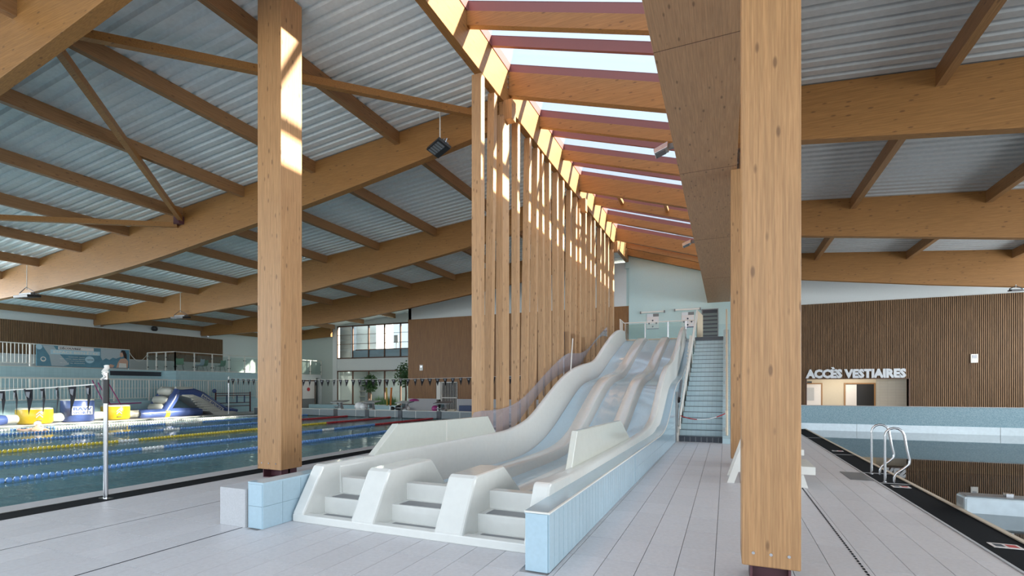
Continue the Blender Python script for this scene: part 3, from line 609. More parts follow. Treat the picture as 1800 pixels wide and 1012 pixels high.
# fins of the screen
fins=[(10.91,10.91),(11.77,11.5),(13.35,13.31),(14.32,13.96),(15.01,14.66),(15.43,15.64),(16.15,16.27),(17.0,17.06),(17.72,17.65),(18.72,18.43),(19.5,19.26),(20.96,20.87),(21.82,21.72),(22.53,22.63),(23.73,23.62),(24.56,24.69),(25.45,25.32)]
for i,(a,b) in enumerate(fins):
    w=.18; x0,x1=-5.70,-5.505
    if i==0: w,x0,x1=.2,-5.72,-5.46
    build('screen_fin',MB().hexa([(x0,b,0),(x1,b,0),(x1,b+w,0),(x0,b+w,0)],[(x0,a,9.39),(x1,a,9.39),(x1,a+w,9.39),(x0,a+w,9.39)]),WF,bevel=.008,
      label=('upright' if abs(a-b)<.1 else 'slightly leaning')+' slender timber fin of the screen by the slide, '+ORD[i]+' from the left',cat='fin',group='timber fins of the screen beside the slide')
for i,(y,d,nm) in enumerate(((12.15,.62,'nearest'),(19.75,.36,'middle'),(26.3,.4,'farthest'))):
    p=thing('screen_post',nm+' broad timber post in the screen under a corbel block','post',(-5.6,y,0))
    build('shaft',MB().box(-5.64,-5.44,y,y+d*.7,0,9.0),WF,p,bevel=.008); build('corbel',MB().box(-5.6,-5.22,y+.1,y+.38,8.9,9.42),WZ,p,bevel=.008)
build('fall_cable',MB().tube([(-5.6,10.95,1.2),(-5.6,26,1.2)],.012,5),M_steel,label='thin steel rail behind the timber fins',cat='rail')
build('screen_cabinet',MB().box(-6.0,-5.715,18.3,20.7,1.9,3.9),M_navy,label='dark blue cabinet behind the timber screen',cat='cabinet')
# columns
def column(x0,x1,y0,y1,z0,z1,label,boltz=True):
    c=thing('timber_column',label,'column',((x0+x1)/2,(y0+y1)/2,0)); build('shaft',MB().box(x0,x1,y0,y1,z0,z1),WZ,c,bevel=.012)
    xc,yc=(x0+x1)/2,(y0+y1)/2; w=(x1-x0)/2-.07; h=(y1-y0)/2-.07
    build('steel_base',MB().box(xc-w,xc+w,yc-.02,yc+.02,0,z0).box(xc-w,xc-w+.02,yc-h,yc+h,0,z0).box(xc+w-.02,xc+w,yc-h,yc+h,0,z0).box(xc-w,xc+w,yc-h,yc+h,z0-.015,z0).box(xc-w,xc+w,yc-h,yc+h,0,.012),M_maroon,c)
    for k in range(3):
        xx=x0+(x1-x0)*(.2+.3*k); build('bolt',MB().prism([(xx+.014*math.cos(q*.785),z0+.12+.014*math.sin(q*.785)) for q in range(8)],1,y0-.012,y0),M_steel,c)
    return c
column(-8.42,-7.80,7.08,7.60,.17,9.35,'tall timber column at the left, beside the lane pool on a maroon steel foot')
column(.13,.595,4.93,5.38,.17,6.6,'tall timber column at the right foreground on a maroon steel foot')
column(.10,.55,12.2,12.65,.17,6.6,'timber column standing behind the right foreground column')
# ------------------------------------------------------------------ the slide
RT=[(5.0,.22),(9,.22),(11.5,.24),(12.6,.34),(13.5,.58),(14.3,.95),(15.3,1.43),(16.2,1.83),(16.8,2.03),(17.5,2.17),(18.2,2.26),(19,2.37),(19.8,2.58),(20.6,2.87),(21.6,3.27),(22.5,3.62),(23.3,3.9),(23.9,4.06),(24.4,4.1)]
LT=[(5.3,.70),(10.5,.70),(11.5,.73),(12.7,.94),(14.1,1.53),(15.4,2.06),(16.6,2.40),(17.7,2.59),(18.6,2.70),(19.4,2.87),(20.5,3.38),(21.5,3.82),(22.4,4.16),(23.4,4.42),(24.4,4.5)]
FT=[(5.0,.02),(11.3,.02),(12.3,.08),(13.3,.29),(14.3,.65),(15.5,1.2),(16.6,1.68),(17.4,1.90),(18.3,2.02),(19.2,2.16),(20.1,2.48),(21.1,2.90),(22.2,3.3),(22.9,3.54),(23.7,3.83),(24.3,3.98),(24.9,4.0)]
RR=[(5.1,.68),(11,.68),(12.3,.72),(13.3,.82),(14.1,1.02),(14.8,1.40),(15.7,1.90),(16.4,2.2),(17.2,2.45),(18.0,2.57),(18.9,2.72),(19.8,3.0),(20.8,3.35),(21.9,3.85),(22.8,4.2),(23.6,4.45),(24.4,4.55)]
lin=lambda a,b:(lambda y:a+(b-a)*(y-4.9)/19.1)
XL=lin(-5.05,-4.50); D1=(lin(-4.27,-3.82),lin(-3.95,-3.42)); D2=(lin(-3.07,-2.74),lin(-2.72,-2.41)); R0,R1=lin(-1.97,-1.86),lin(-1.77,-1.70)
sl=thing('water_slide','white three lane water slide with pale blue lanes and entry steps','slide',(-3.4,5,0))
ys=[6.0+.3*i for i in range(62)]+[24.5]
def ridge(x0,x1,top,dr=.0,e=.045):
    secs=[]
    for y in ys:
        a,b,z,f=x0(y),x1(y),interp(top,y),interp(FT,y)
        if y>24.0: z=z-(y-24.0)*.12
        secs.append([(a-.05,y,f-.15),(a-.045,y,f+.02),(a-.01,y,f+.07),(a,y,z-e),(a+e*.3,y,z-e*.3),(a+e,y,z),(b-e,y,z),(b-e*.3,y,z-e*.3),(b,y,z-e),(b+.01,y,f+.07),(b+.045,y,f+.02),(b+.05,y,f-.15)])
    return MB().loft(secs,True)
build('lane_divider',ridge(D1[0],D1[1],RT),M_gel,sl,smooth=50); build('lane_divider',ridge(D2[0],D2[1],RT),M_gel,sl,smooth=50)
build('side_wall',ridge(R0,R1,RR),M_gel,sl,smooth=50)
XLo=lambda y: XL(y)-.15
secs=[]
for y in [5.6]+ys:
    a,b,z,f=XLo(y),XL(y),interp(LT,y),interp(FT,y)
    secs.append([(a-.02,y,0),(a,y,z-.04),(a+.03,y,z),(b-.05,y,z),(b-.01,y,z-.03),(b,y,z-.08),(b+.03,y,f+.12),(b+.07,y,f+.04),(b+.12,y,f-.15),(b+.10,y,0)])
build('side_wall',MB().loft(secs,True),M_gel,sl,smooth=50)
for a,b in ((lambda y:XL(y)+.10,D1[0]),(D1[1],D2[0]),(D2[1],R0)):
    secs=[]
    for y in [5.78]+ys+[24.9]:
        f=interp(FT,y); u,v=a(y),b(y); secs.append([(u,y,f-.12),(u,y,f+.012),(u+.08,y,f),(v-.08,y,f),(v,y,f+.012),(v,y,f-.12)])
    build('slide_lane',MB().loft(secs,True),M_lane,sl,smooth=40)
# entry pylons, sill, steps
def pyl(x0,x1,tops,x0b=None):
    pts=[(4.93,0),(4.93,.12),(5.25,.68),(5.30,.71),(tops[0],.71),(tops[0]+.04,.69),(tops[1],tops[2]),(tops[1],0)]
    return MB().prism(pts,0,x0,x1)
build('entry_pylon',pyl(-4.27,-3.93,(6.25,6.66,.30)),M_gel,sl,bevel=.03); build('entry_pylon',pyl(-3.07,-2.70,(6.08,6.66,.30)),M_gel,sl,bevel=.03)
build('entry_pylon',MB().prism([(4.93,0),(4.93,.12),(5.28,.68),(5.33,.70),(6.2,.70),(6.2,0)],0,-5.22,-5.04),M_gel,sl,bevel=.025)
build('entry_pylon',MB().prism([(4.93,0),(4.93,.12),(5.22,.68),(5.27,.70),(6.1,.68),(6.1,0)],0,-1.97,-1.77),M_gel,sl,bevel=.025)
build('entry_sill',MB().box(-5.22,-1.77,4.925,5.05,0,.10),M_gel,sl,bevel=.012)
for i,(a,b) in enumerate(((-5.05,-4.26),(-3.94,-3.06),(-2.71,-1.96))):
    build('entry_tray',MB().box(a,b,5.03,5.32,0,.05),M_gel,sl)
    s1=build('entry_step',MB().box(a,b,5.31,5.64,0,.26),M_gel,sl,bevel=.012); build('grille',MB().box(a+.10,b-.03,5.345,5.56,.26,.263),M_grey,s1)
    s2=build('entry_step',MB().box(a,b,5.63,5.79,0,.475),M_gel,sl,bevel=.012)
    build('grille',MB().box(a+.10,b-.03,5.08,5.26,.05,.053),M_grey,bpy.data.objects[s1.name])
build('splash_panel',MB().prism([(6.32,.66),(6.98,1.14),(10.45,1.09),(10.9,.66)],0,-5.17,-5.045),M_panel,sl,bevel=.012)
build('splash_panel',MB().prism([(6.48,.64),(6.78,1.15),(9.95,1.10),(11.0,.64)],0,-1.985,-1.90),M_panel,sl,bevel=.012)
build('panel_seam',MB().box(-5.046,-5.04,8.55,8.58,.7,1.1).box(-5.046,-5.035,6.33,6.35,.05,.69).box(-5.046,-5.035,10.0,10.02,.05,.69).box(-5.05,-5.035,6.1,10.9,.675,.69),M_rail,sl)
# blue tiled parapet beside the slide
BP=[(4.49,.57),(12.0,.55),(13.2,.56),(13.9,.62),(14.7,.80),(15.6,1.18),(16.5,1.60),(17.3,1.85),(18.2,1.98),(19.2,2.12),(20.2,2.33),(21.2,2.62),(21.9,2.9),(23.0,3.4),(23.9,3.85),(24.4,4.0)]
pp=thing('tiled_parapet','low pale blue tiled parapet wall along the right side of the slide','wall',(-1.65,4.49,0))
yq=[4.49,8,11.9]+[12.2+.3*i for i in range(41)]+[24.4]
xo=lambda y:-1.53+.07*(y-4.5)/19.5
build('core',MB().loft([[(-1.77,y,0),(xo(y)-.012,y,0),(xo(y)-.012,y,interp(BP,y)-.03),(-1.77,y,interp(BP,y)-.03)] for y in yq],True),M_tgrout,pp)
build('coping',MB().loft([[(-1.78,y,interp(BP,y)-.03),(xo(y),y,interp(BP,y)-.03),(xo(y),y,interp(BP,y)),(-1.78,y,interp(BP,y))] for y in yq],True),M_tblue,pp,smooth=50)
build('edge_trim',MB().loft([[(xo(y)-.01,y,interp(BP,y)-.012),(xo(y)+.008,y,interp(BP,y)-.012),(xo(y)+.008,y,interp(BP,y)+.004),(xo(y)-.01,y,interp(BP,y)+.004)] for y in yq],True).box(-1.78,-1.522,4.478,4.49,.555,.572),M_rail,pp)
t0=build('tile',MB().box(-1.542,-1.53,4.494,4.636,.003,.282),M_tblue,pp)
for i in range(32):
    for j in range(2):
        if i or j:
            c=t0.copy(); COL.objects.link(c); c.parent=pp; c.location=(.0003*i,.15*i,.279*j)
for j in range(2): build('tile',MB().box(-1.768,-1.545,4.478,4.49,.003+.279*j,.282+.268*j),M_tblue,pp)
mb=MB()
for i in range(32,133):
    y=4.49+.15*i; z=0
    while True:
        zt_=interp(BP,y+.07)-.035
        if z>=zt_-.02: break
        x_=xo(y)-.002; mb.box(x_-.012,x_,y+.003,y+.147,z+.003,min(z+.279,zt_)); z+=.279
build('tile',mb,M_tblue,pp,kind='stuff')
build('dark_notice',MB().box(-1.51,-1.475,16.9,17.75,.02,1.62),M_grey,label='tall narrow dark panel fixed to the parapet end beside the stairs',cat='panel')
a=thing('tube_lamp','grey cylindrical lamp mounted beside the stair handrail','lamp',(-1.42,18.3,1.5)); build('tube',MB().tube([atX(1193,700,-1.46),atX(1197,669,-1.46)],.06,12),M_lamp,a,smooth=50); build('end_cap',MB().tube([atX(1192.4,705,-1.46),atX(1193,700,-1.46)],.065,12),M_blk,a,smooth=50)
# left tiled block and concrete block
lb=thing('tiled_wall_end','pale blue tiled wall end left of the slide entry','wall',(-5.4,4.49,0))
build('core',MB().prism([(4.50,0),(10.2,0),(10.2,.55),(4.50,.55)],0,-5.49,-5.26),M_tgrout,lb); build('coping',MB().box(-5.5,-5.24,4.49,10.2,.55,.575),M_tblue,lb)
for j in range(2): build('tile',MB().box(-5.497,-5.263,4.488,4.50,.003+.276*j,.275+.273*j),M_tblue,lb)
for i in range(8):
    for j in range(2): build('tile',MB().box(-5.262,-5.25,4.495+.3*i,4.79+.3*i,.003+.276*j,.275+.273*j),M_tblue,lb)
build('concrete_block',MB().box(-5.97,-5.52,4.46,5.0,0,.48),M_con,bevel=.006,label='plain grey precast block left of the blue tiled wall end',cat='block')
# acrylic screen
ST=[(10.2,1.05),(10.35,1.18),(11.65,1.19),(12.46,1.26),(13.22,1.41),(13.88,1.63),(15.08,2.1),(15.81,2.38),(16.96,2.78),(17.86,3.01),(18.8,3.08),(19.61,3.14),(20.78,3.41),(22.28,3.97),(24.46,4.74)]
ac=thing('acrylic_screen','curved transparent guard screen along the left edge of the slide','screen',(-5.1,10,0))
yk=[10.2,10.35]+[10.7+.3*i for i in range(46)]+[24.46]
build('sheet',MB().loft([[(-5.36,y,max(.0,interp(LT,y)-.25)),(-5.36,y,interp(ST,y)),(-5.35,y,interp(ST,y)),(-5.35,y,max(0,interp(LT,y)-.25))] for y in yk],True),M_acr,ac)
for y in (13.2,15.2,17.4,20,22.3): build('support',MB().box(-5.39,-5.36,y-.02,y+.02,interp(LT,y)-.5,interp(ST,y)-.1),M_steel,ac)
build('white_rod',MB().tube([(-4.80,16.3,2.30),(-4.80,16.55,3.42)],.022,6),M_rail,label='thin white rod standing on the left slide edge',cat='rod')
# ------------------------------------------------------------------ stairs
st=thing('staircase','pale blue tiled staircase rising beside the slide','stairs',(-.75,17.2,0))
NS=22; R_=4.0/NS; T_=6.8/(NS-1)
sxl=lambda y:-1.41+.2*(y-17.2)/6.8
for k in range(NS):
    y=17.2+T_*k if k<NS-1 else 24.0-.0
    yb=y+T_+.02
    s_=build('step',MB().box(sxl(y),-.1,y,yb if k<NS-1 else 24.3,0 if k<2 else R_*(k-1.5),R_*(k+1)),M_stair if k else M_blkt,st)
    build('nosing',MB().box(sxl(y),-.1,y-.012,y+.02,R_*(k+1)-.012,R_*(k+1)+.003),M_blkt,s_)
mb=MB()
for k in range(8): mb.box(sxl(17.2)+.17*k,sxl(17.2)+.17*k+.006,17.196,17.2,0,.16)
build('tile_joint',mb,M_con,st)
build('stringer',MB().prism([(17.0,0),(17.0,.16),(17.2,.3),(24.0,4.3),(24.6,4.3),(24.6,0)],0,-.1,.12),M_stairy,st)
build('sawtooth_side',MB().prism([(17.2,0),(17.2,.25)]+[q for k in range(NS) for q in ((17.2+T_*k,R_*(k+1)+.10),(17.2+T_*(k+1),R_*(k+1)+.10))]+[(24.0,0)],0,-1.52,-1.42),M_rail,st)
struct('landing',MB().box(-4.9,.12,24.95,YB-.13,3.7,4.0).box(-1.3,.12,24.3,24.95,3.7,4.0).box(-1.3,-.1,24.05,24.3,3.6,4.0),M_pale)
build('landing_edge',MB().box(-1.3,-.1,23.96,24.1,3.86,4.006),M_blkt,st)
struct('wall_slide_body',MB().box(-4.9,-1.55,24.97,25.05,0,3.7),M_tblue)
hr=thing('stair_handrail','cream enamelled handrail on the left side of the stairs with a solid upper gate panel','handrail',(-1.36,17.5,0))
a,b=(-1.40,17.6,.95),(-1.20,24.2,5.25)
build('rail',MB().tube([(-1.42,17.6,.15),a,b],.03,8),M_rail,hr,smooth=60)
build('panel',MB().hexa([(-1.43,17.6,.75),(-1.37,17.6,.75),(-1.17,24.2,4.95),(-1.23,24.2,4.95)],[(-1.43,17.6,.93),(-1.37,17.6,.93),(-1.17,24.2,5.2),(-1.23,24.2,5.2)]),M_rail,hr)
for k in range(7):
    u=k/6; build('baluster',MB().box(-1.42+.2*u,-1.40+.2*u,17.6+6.6*u,17.63+6.6*u,R_*(6.6*u/T_)+.2,.8+4.25*u),M_rail,hr)
build('gate_panel',MB().hexa([(-1.22,24.2,4.0),(-1.19,24.2,4.0),(-.98,24.9,4.0),(-1.01,24.9,4.0)],[(-1.22,24.2,5.25),(-1.19,24.2,5.25),(-.98,24.9,5.1),(-1.01,24.9,5.1)]),M_beige,hr)
hr=thing('stair_handrail','cream handrail with square brackets on the right stair wall','handrail',(.0,17.3,0))
build('rail',MB().tube([(.03,17.1,.25),(.03,17.1,1.0),(.03,24.2,5.2),(.03,24.2,4.3)],.035,8),M_beige,hr)
for k in range(8):
    u=k/8+.02; build('bracket',MB().box(-.02,.06,17.15+6.9*u,17.27+6.9*u,.27+4.05*u,.40+4.05*u),M_rail,hr)
ch=thing('barrier_chain','red and white plastic chain strung across the foot of the stairs','chain',(-.7,17.5,.6))
P_=[(-1.38+1.36*u,17.5,.82-.16*4*u*(1-u)+.1*u) for u in [i/16 for i in range(17)]]
for k,(i,j,m) in enumerate(((0,6,M_fred),(6,13,M_fwh),(13,16,M_fred))): build('chain_length',MB().tube(P_[i:j+1],.016,5),m,ch)
# platform railing
pr=thing('platform_railing','white railing with clear panes along the top of the slide','railing',(-3,24.6,4.0))
build('top_rail',MB().tube([(-4.55,24.6,4.88),(-1.25,24.6,4.85)],.025,6),M_rail,pr); build('bottom_rail',MB().box(-4.5,-1.8,24.58,24.62,4.02,4.07),M_beige,pr)
for x in (-4.5,-3.55,-2.5,-1.7): build('post',MB().box(x-.02,x+.02,24.58,24.62,4,4.86),M_steel,pr)
for a,b in ((-4.5,-3.55),(-3.55,-2.5),(-2.5,-1.7)): build('pane',MB().box(a+.05,b-.05,24.595,24.605,4.1,4.8),M_bglass,pr)
build('side_rail',MB().tube([(-4.62,23.9,4.98),(-4.55,24.6,4.88)],.025,6),M_rail,pr)
for k in range(5): build('side_bar',MB().box(-4.62,-4.60,23.85+.17*k,23.87+.17*k,4.0,4.96),M_rail,pr)
# things on the pale back wall
yw=YB-.13
struct('wall_pale_tiling',MB().box(XP,.35,yw-.01,yw,4.0,5.35),tiled('pale_wall_tile',(.42,.60,.62),(.44,.62,.64),(.36,.52,.54),.3,.3,'xz',.3))
for i,(l,r,yl,yr) in enumerate(((1126,1168,549.5,546),(1186,1231,545,542))):
    a,b=atY(l,yl,yw-.08),atY(r,yr,yw-.08)
    t=thing('strip_light','slim fluorescent strip light on the pale wall above the '+('left' if i==0 else 'right')+' poster','lamp',((a[0]+b[0])/2,yw,a[2])); build('body',MB().tube([a,(b[0],b[1],a[2])],.055,8),M_rail,t,smooth=50)
    build('end_cap',MB().box(a[0]-.03,a[0]+.04,yw-.14,yw,a[2]-.07,a[2]+.07).box(b[0]-.04,b[0]+.03,yw-.14,yw,a[2]-.07,a[2]+.07),M_grey,t)
for i,(l,r,tp,bt_) in enumerate(((1137,1158,552,578),(1198,1220,549,575))):
    a,b=atY(l,tp,yw-.02),atY(r,bt_,yw-.02); x0,x1,z1,z0=a[0],b[0],a[2],b[2]
    t=thing('safety_poster',('left' if i==0 else 'right')+' white slide safety poster with grey header on the pale wall','poster',((x0+x1)/2,yw,z0))
    build('sheet',MB().box(x0,x1,yw-.02,yw-.01,z0,z1),M_paper,t); build('header',MB().box(x0+.36,x1,yw-.026,yw-.02,z1-.17,z1),M_grey,t); build('header_left',MB().box(x0,x0+.36,yw-.026,yw-.02,z1-.17,z1),M_sign,t); build('footer',MB().box(x0,x1,yw-.026,yw-.02,z0,z0+.05),M_navy,t)
    for p in range(3):
        for q in range(3):
            cx,cz=x0+.13+.21*p,z0+.16+.18*q
            build('pictogram',MB().prism([(cx+.05*math.cos(u*.785),cz+.055*math.sin(u*.785)) for u in range(8)],1,yw-.024,yw-.02).box(cx-.02,cx+.02,yw-.027,yw-.024,cz-.03,cz+.03),M_ink if (p+q)%2 else M_sign,t)
a,b=atY(1235,545,yw),atY(1261,596,yw)
f=struct('door_4',MB().box(a[0]-.05,a[0],yw-.05,yw,4,a[2]+.05).box(b[0],b[0]+.05,yw-.05,yw,4,a[2]+.05).box(a[0],b[0],yw-.05,yw,a[2],a[2]+.05),M_grey)
build('dark_opening',MB().box(a[0],b[0],yw-.02,yw-.005,4,a[2]),M_blkt,f)
for k in range(9): build('louvre',MB().box(a[0],b[0],yw-.04,yw-.02,4.1+.22*k,4.24+.22*k),plain('louvre',(.12,.16,.16),.3) if k==0 else bpy.data.materials['louvre'],f)
# ------------------------------------------------------------------ lane ropes
def rope(x,y0,y1,segs,label):
    t=thing('lane_rope',label,'lane rope',(x,y0,-.02),'lane ropes of the pool'); build('cable',MB().tube([(x,y0,.0),(x,y1,.0)],.008,5),M_steel,t)
    for a,b,m in segs:
        mb=MB(); y=a; p=.11
        while y<b-.05:
            mb.tube([(x,y,.0),(x,y+.02,.0),(x,y+.07,.0),(x,y+.085,.0)],[.025,.052,.052,.025],7); y+=p
        build('float',mb,m,t,kind='stuff',smooth=50)
    return t
def segs(m,m2=None,wh=()):
    out=[]; y=-.3
    for w in wh: out.append((y,w,m)); out.append((w,w+.6,M_fwh)); y=w+.6
    out.append((y,19.3,m)); out.append((19.3,24.5,M_fred)); return out
rope(-12.5,-.3,24.5,segs(M_fblue),'blue lane rope nearest the deck'); rope(-15.3,-.3,24.5,segs(M_fblue,wh=(9.0,16.0)),'blue lane rope with white sections, second from the deck')
rope(-18.2,-.3,24.5,segs(M_fyel,wh=(10.0,)),'yellow lane rope, third from the deck'); rope(-21.4,-.3,24.5,segs(M_fblue,wh=(11.0,13.5)),'blue lane rope, fourth from the deck, beyond the yellow one')
rope(-24.7,-.3,24.5,[(-.3,12.2,M_fblue),(12.2,14,M_fwh),(14,15.6,M_fblue),(15.6,17.5,M_fwh),(17.5,24.5,M_fblue)],'blue and white lane rope, fifth from the deck')
rope(-27.3,-.3,24.5,[(-.3,11,M_fwh),(11,12.5,M_fblue),(12.5,24.5,M_fwh)],'white lane rope nearest the inflatables')
# flags
def flagline(y,x0,x1,z0,sag,n,w,h,label,pole=True):
    t=thing('flag_line',label,'flag line',(x0,y,z0)); zz=lambda u:z0-sag*4*u*(1-u)
    build('cord',MB().tube([(x0+(x1-x0)*i/30,y,zz(i/30)) for i in range(31)],.012,5),M_rail,t)
    random.seed(3)
    for k in range(n):
        u=(k+.35)/n; x=x0+(x1-x0)*u; z=zz(u); tw=random.uniform(-.25,.25)
        a=Vector((math.cos(tw),math.sin(tw),0))*w/2; c=Vector((x,y,z))
        dn=c+Vector((random.uniform(-.03,.03),random.uniform(-.03,.03),-h))
        f=build('flag',MB().add([c-a,c+a,c*.0+(c+a)*.62+dn*.38+Vector((0,.02,0)),dn,(c-a)*.62+dn*.38+Vector((0,.02,0))],[(0,1,2,4),(4,2,3)]),M_flag,t)
        build('print',MB().add([c-a*.5+Vector((0,-.006,-.05)),c+a*.5+Vector((0,-.006,-.05)),c+a*.25+Vector((0,-.004,-.03-h*.28)),c-a*.3+Vector((0,-.004,-.03-h*.22))],[(0,1,2,3)]),M_flagw,f)
    return t
flagline(4.78,-9.32,-29.8,1.80,.22,46,.22,.46,'line of dark pennants across the near end of the lane pool')
flagline(23.1,-9.3,-30.0,2.33,.12,44,.27,.42,'line of dark pennants across the far end of the lane pool')
def pole(x,y,h,label,sleeve=.5):
    t=thing('flag_pole',label,'pole',(x,y,0)); build('tube',MB().tube([(x,y,-.02),(x,y,h)],.032,12),M_steel,t,smooth=60)
    build('base_plate',MB().box(x-.12,x+.12,y-.05,y+.05,0,.01),M_steel,t); build('sleeve',MB().tube([(x,y,h-sleeve),(x,y,h-.12)],.045,10),M_blk,t,smooth=60)
    build('strap_knot',MB().tube([(x-.04,y-.04,h-.12),(x+.05,y-.03,h-.08),(x-.04,y-.02,h-.03),(x+.05,y,h+.0)],.02,6).tube([(x-.05,y,h),(x+.03,y,h+.06),(x+.02,y,h+.1)],.035,6),M_rail,t,smooth=60)
pole(-9.0,4.78,2.0,'steel flag pole with black sleeve at the near pool edge'); pole(-30.1,23.1,2.4,'thin steel flag pole on the far side of the pool',.35)
# ------------------------------------------------------------------ inflatables
iv=thing('inflatable_course','inflatable obstacle course of yellow and blue drums joined by white tubes','inflatable',(-30.7,14.5,0))
def drum(y,r,h,mat,arrow,lab):
    c=(-30.75,y,.02); d=build('drum',MB().lathe(c,[(r*.9,0),(r,.06),(r*1.01,h*.5),(r,h-.08),(r*.97,h-.05)],32),mat,iv,smooth=50); d['label']=lab
    build('lid',MB().lathe((c[0],c[1],c[2]+h-.05),[(r*.99,0),(r*.98,.04),(r*.85,.07)],32),M_wpvc,d,smooth=50)
    return d,c
def onc(c,r,ang,z): return (c[0]+r*math.cos(ang),c[1]+r*math.sin(ang),z)
for y,r,h,mat,ar,lab in ((13.3,.68,.74,M_yel,True,'wide yellow drum'),(15.05,.68,1.12,M_blue,False,'taller blue drum with white lettering'),(16.8,.64,.76,M_yel,True,'smaller yellow drum')):
    d,c=drum(y,r,h,mat,ar,lab)
    base=math.atan2(-c[1],-c[0])+.25
    if ar:
        for s in (0,.13):
            P=[onc(c,r*1.02,base+a,z+s) for a,z in ((-.18,.36),(0,.50),(.18,.36),(.18,.30),(0,.43),(-.18,.30))]
            flat('arrow_print',P,M_wpvc,d,.01,(math.cos(base),math.sin(base),0))
        build('valve',MB().box(c[0]+r*.98*math.cos(base)-.03,c[0]+r*1.0*math.cos(base)+.03,c[1]+r*math.sin(base)-.09,c[1]+r*math.sin(base)+.09,.16,.19),M_ink,d)
    else:
        R=Vector((-math.sin(base),math.cos(base),0)); o=Vector(c)+Vector((math.cos(base),math.sin(base),0))*r*1.04
        nn=Vector((math.cos(base),math.sin(base),0))
        flat('lettering_ground',[o-R*.40+Vector((0,0,.36)),o+R*.42+Vector((0,0,.36)),o+R*.42+Vector((0,0,.78)),o-R*.40+Vector((0,0,.78))],M_wpvc,d,.004,nn)
        o=o+nn*.008
        text('lettering','BAW',o-R*.36+Vector((0,0,.58)),.22,R,(0,0,1),M_blue,iv,.004,.008,'LEFT',.74); text('lettering','SPORTS',o-R*.36+Vector((0,0,.40)),.17,R,(0,0,1),M_blue,iv,.004,.006,'LEFT',.74)
for y0,y1 in ((12.2,12.7),(13.9,14.45),(15.65,16.25),(17.35,17.95)):
    build('joining_tube',MB().tube([(-30.75,y0,.27),(-30.75,y0+.08,.27),(-30.75,y1,.27)],[.18,.21,.21],14),M_wpvc,iv,smooth=50)
build('side_tube',MB().tube([(-30.75,9.5,.25),(-30.75,12.1,.25),(-30.75,12.25,.25)],[.24,.24,.2],14),M_blue,iv,smooth=50)
isl=thing('inflatable_slide','blue and white inflatable slide with climbing steps at the far pool edge','inflatable',(-30.7,20.5,0))
build('base_tube',MB().tube([(-30.6,17.9,.24),(-30.6,18.1,.24),(-30.6,20.0,.26),(-30.6,21.4,.24),(-30.6,21.55,.24)],[.2,.25,.27,.25,.2],14),M_blue,isl,smooth=50)
build('base_tube',MB().tube([(-31.9,17.9,.24),(-31.9,18.1,.24),(-31.9,22.2,.2),(-31.9,22.4,.2)],[.2,.25,.22,.15],14),M_blue,isl,smooth=50)
build('yellow_band',MB().tube([(-30.6,19.25,.25),(-30.6,19.5,.25)],.275,14),M_yel,isl,smooth=50)
for x in (-31.9,-30.6):
    build('climb_tube',MB().tube([(x,19.35,.35),(x,19.8,1.05),(x,20.1,1.60)],[.25,.25,.2],12),M_blue,isl,smooth=50)
    pts=[(x,20.15,1.45),(x,21.0,1.50),(x,21.6,1.28),(x,22.5,.70),(x,23.2,.34),(x,24.1,.20)]
    build('slide_rail',MB().tube(pts,[.17,.22,.22,.2,.18,.1],12),M_blue,isl,smooth=50)
build('slide_bed',MB().prism([(20.3,1.40),(21.0,1.45),(21.6,1.2),(22.5,.62),(23.2,.26),(24.0,.12),(23.6,.0),(22.4,.0),(21.9,.35),(21.2,.85),(20.8,1.12),(20.3,1.25)],0,-31.85,-30.50),M_wpvc,isl,smooth=40)
for k in range(7): build('bed_rib',MB().tube([(-30.48,20.75-.0*k+.12*k,1.16-.14*k),(-30.48,21.0+.27*k,1.18-.155*k)],.05,6),M_wpvc,isl,smooth=60)
for k,(y,z) in enumerate(((19.3,.55),(19.55,1.0),(19.85,1.5))):
    build('foot_pad',MB().tube([(-31.75,y,z),(-31.6,y-.08,z),(-30.8,y-.08,z),(-30.62,y-.05,z)],[.1,.25,.25,.12],10),M_wpvc,isl,smooth=50)
for x in (-31.9,-30.6): build('white_top',MB().tube([(x,19.95,1.72),(x,20.4,1.70),(x,21.0,1.70)],.1,8),M_wpvc,isl,smooth=50)
d=Vector((0,1.0,-.68)).normalized(); u=Vector((0,.56,.83)).normalized(); o=Vector((-30.37,21.45,1.26))
flat('lettering_ground',[o-u*.1,o+d*1.75-u*.1,o+d*1.75+u*.12,o+u*.12],M_wpvc,isl,.01,(1,0,0))
text('lettering','BAW SPORTS',o+Vector((.016,0,0))-u*.07+d*.05,.2,d,u,M_blue,isl,.004,.006,'LEFT',1.62)
# swimmer
P_=atZ(66,752,.05); mesh=bpy.data.meshes.new('person'); 
vs=[(0,0,-.12),(0,.02,.02),(0,0,.10),(0,-.02,.20),(.22,0,-.02),(.45,-.1,-.05),(.66,-.25,.02),(-.22,0,-.02),(-.40,.25,-.10),(0,.55,-.18)]
mesh.from_pydata(vs,[(0,1),(1,2),(2,3),(1,4),(4,5),(5,6),(1,7),(7,8),(0,9)],[])
sw=bpy.data.objects.new('person',mesh); COL.objects.link(sw); sw.location=(P_[0],P_[1],0); sw.rotation_euler=(0,0,math.radians(-120))
sk_=sw.modifiers.new('skin','SKIN'); sb=sw.modifiers.new('sub','SUBSURF'); sb.levels=1; sb.render_levels=2
for v,r in zip(mesh.skin_vertices[0].data,(.16,.13,.07,.11,.09,.06,.045,.09,.06,.14)): v.radius=(r,r)
mesh.skin_vertices[0].data[0].use_root=True; mesh.materials.append(M_skin); tag(sw,'swimmer in the far lane beside the yellow and blue drums, head and arm above water','person'); ORG[sw.name]=(P_[0],P_[1],0)
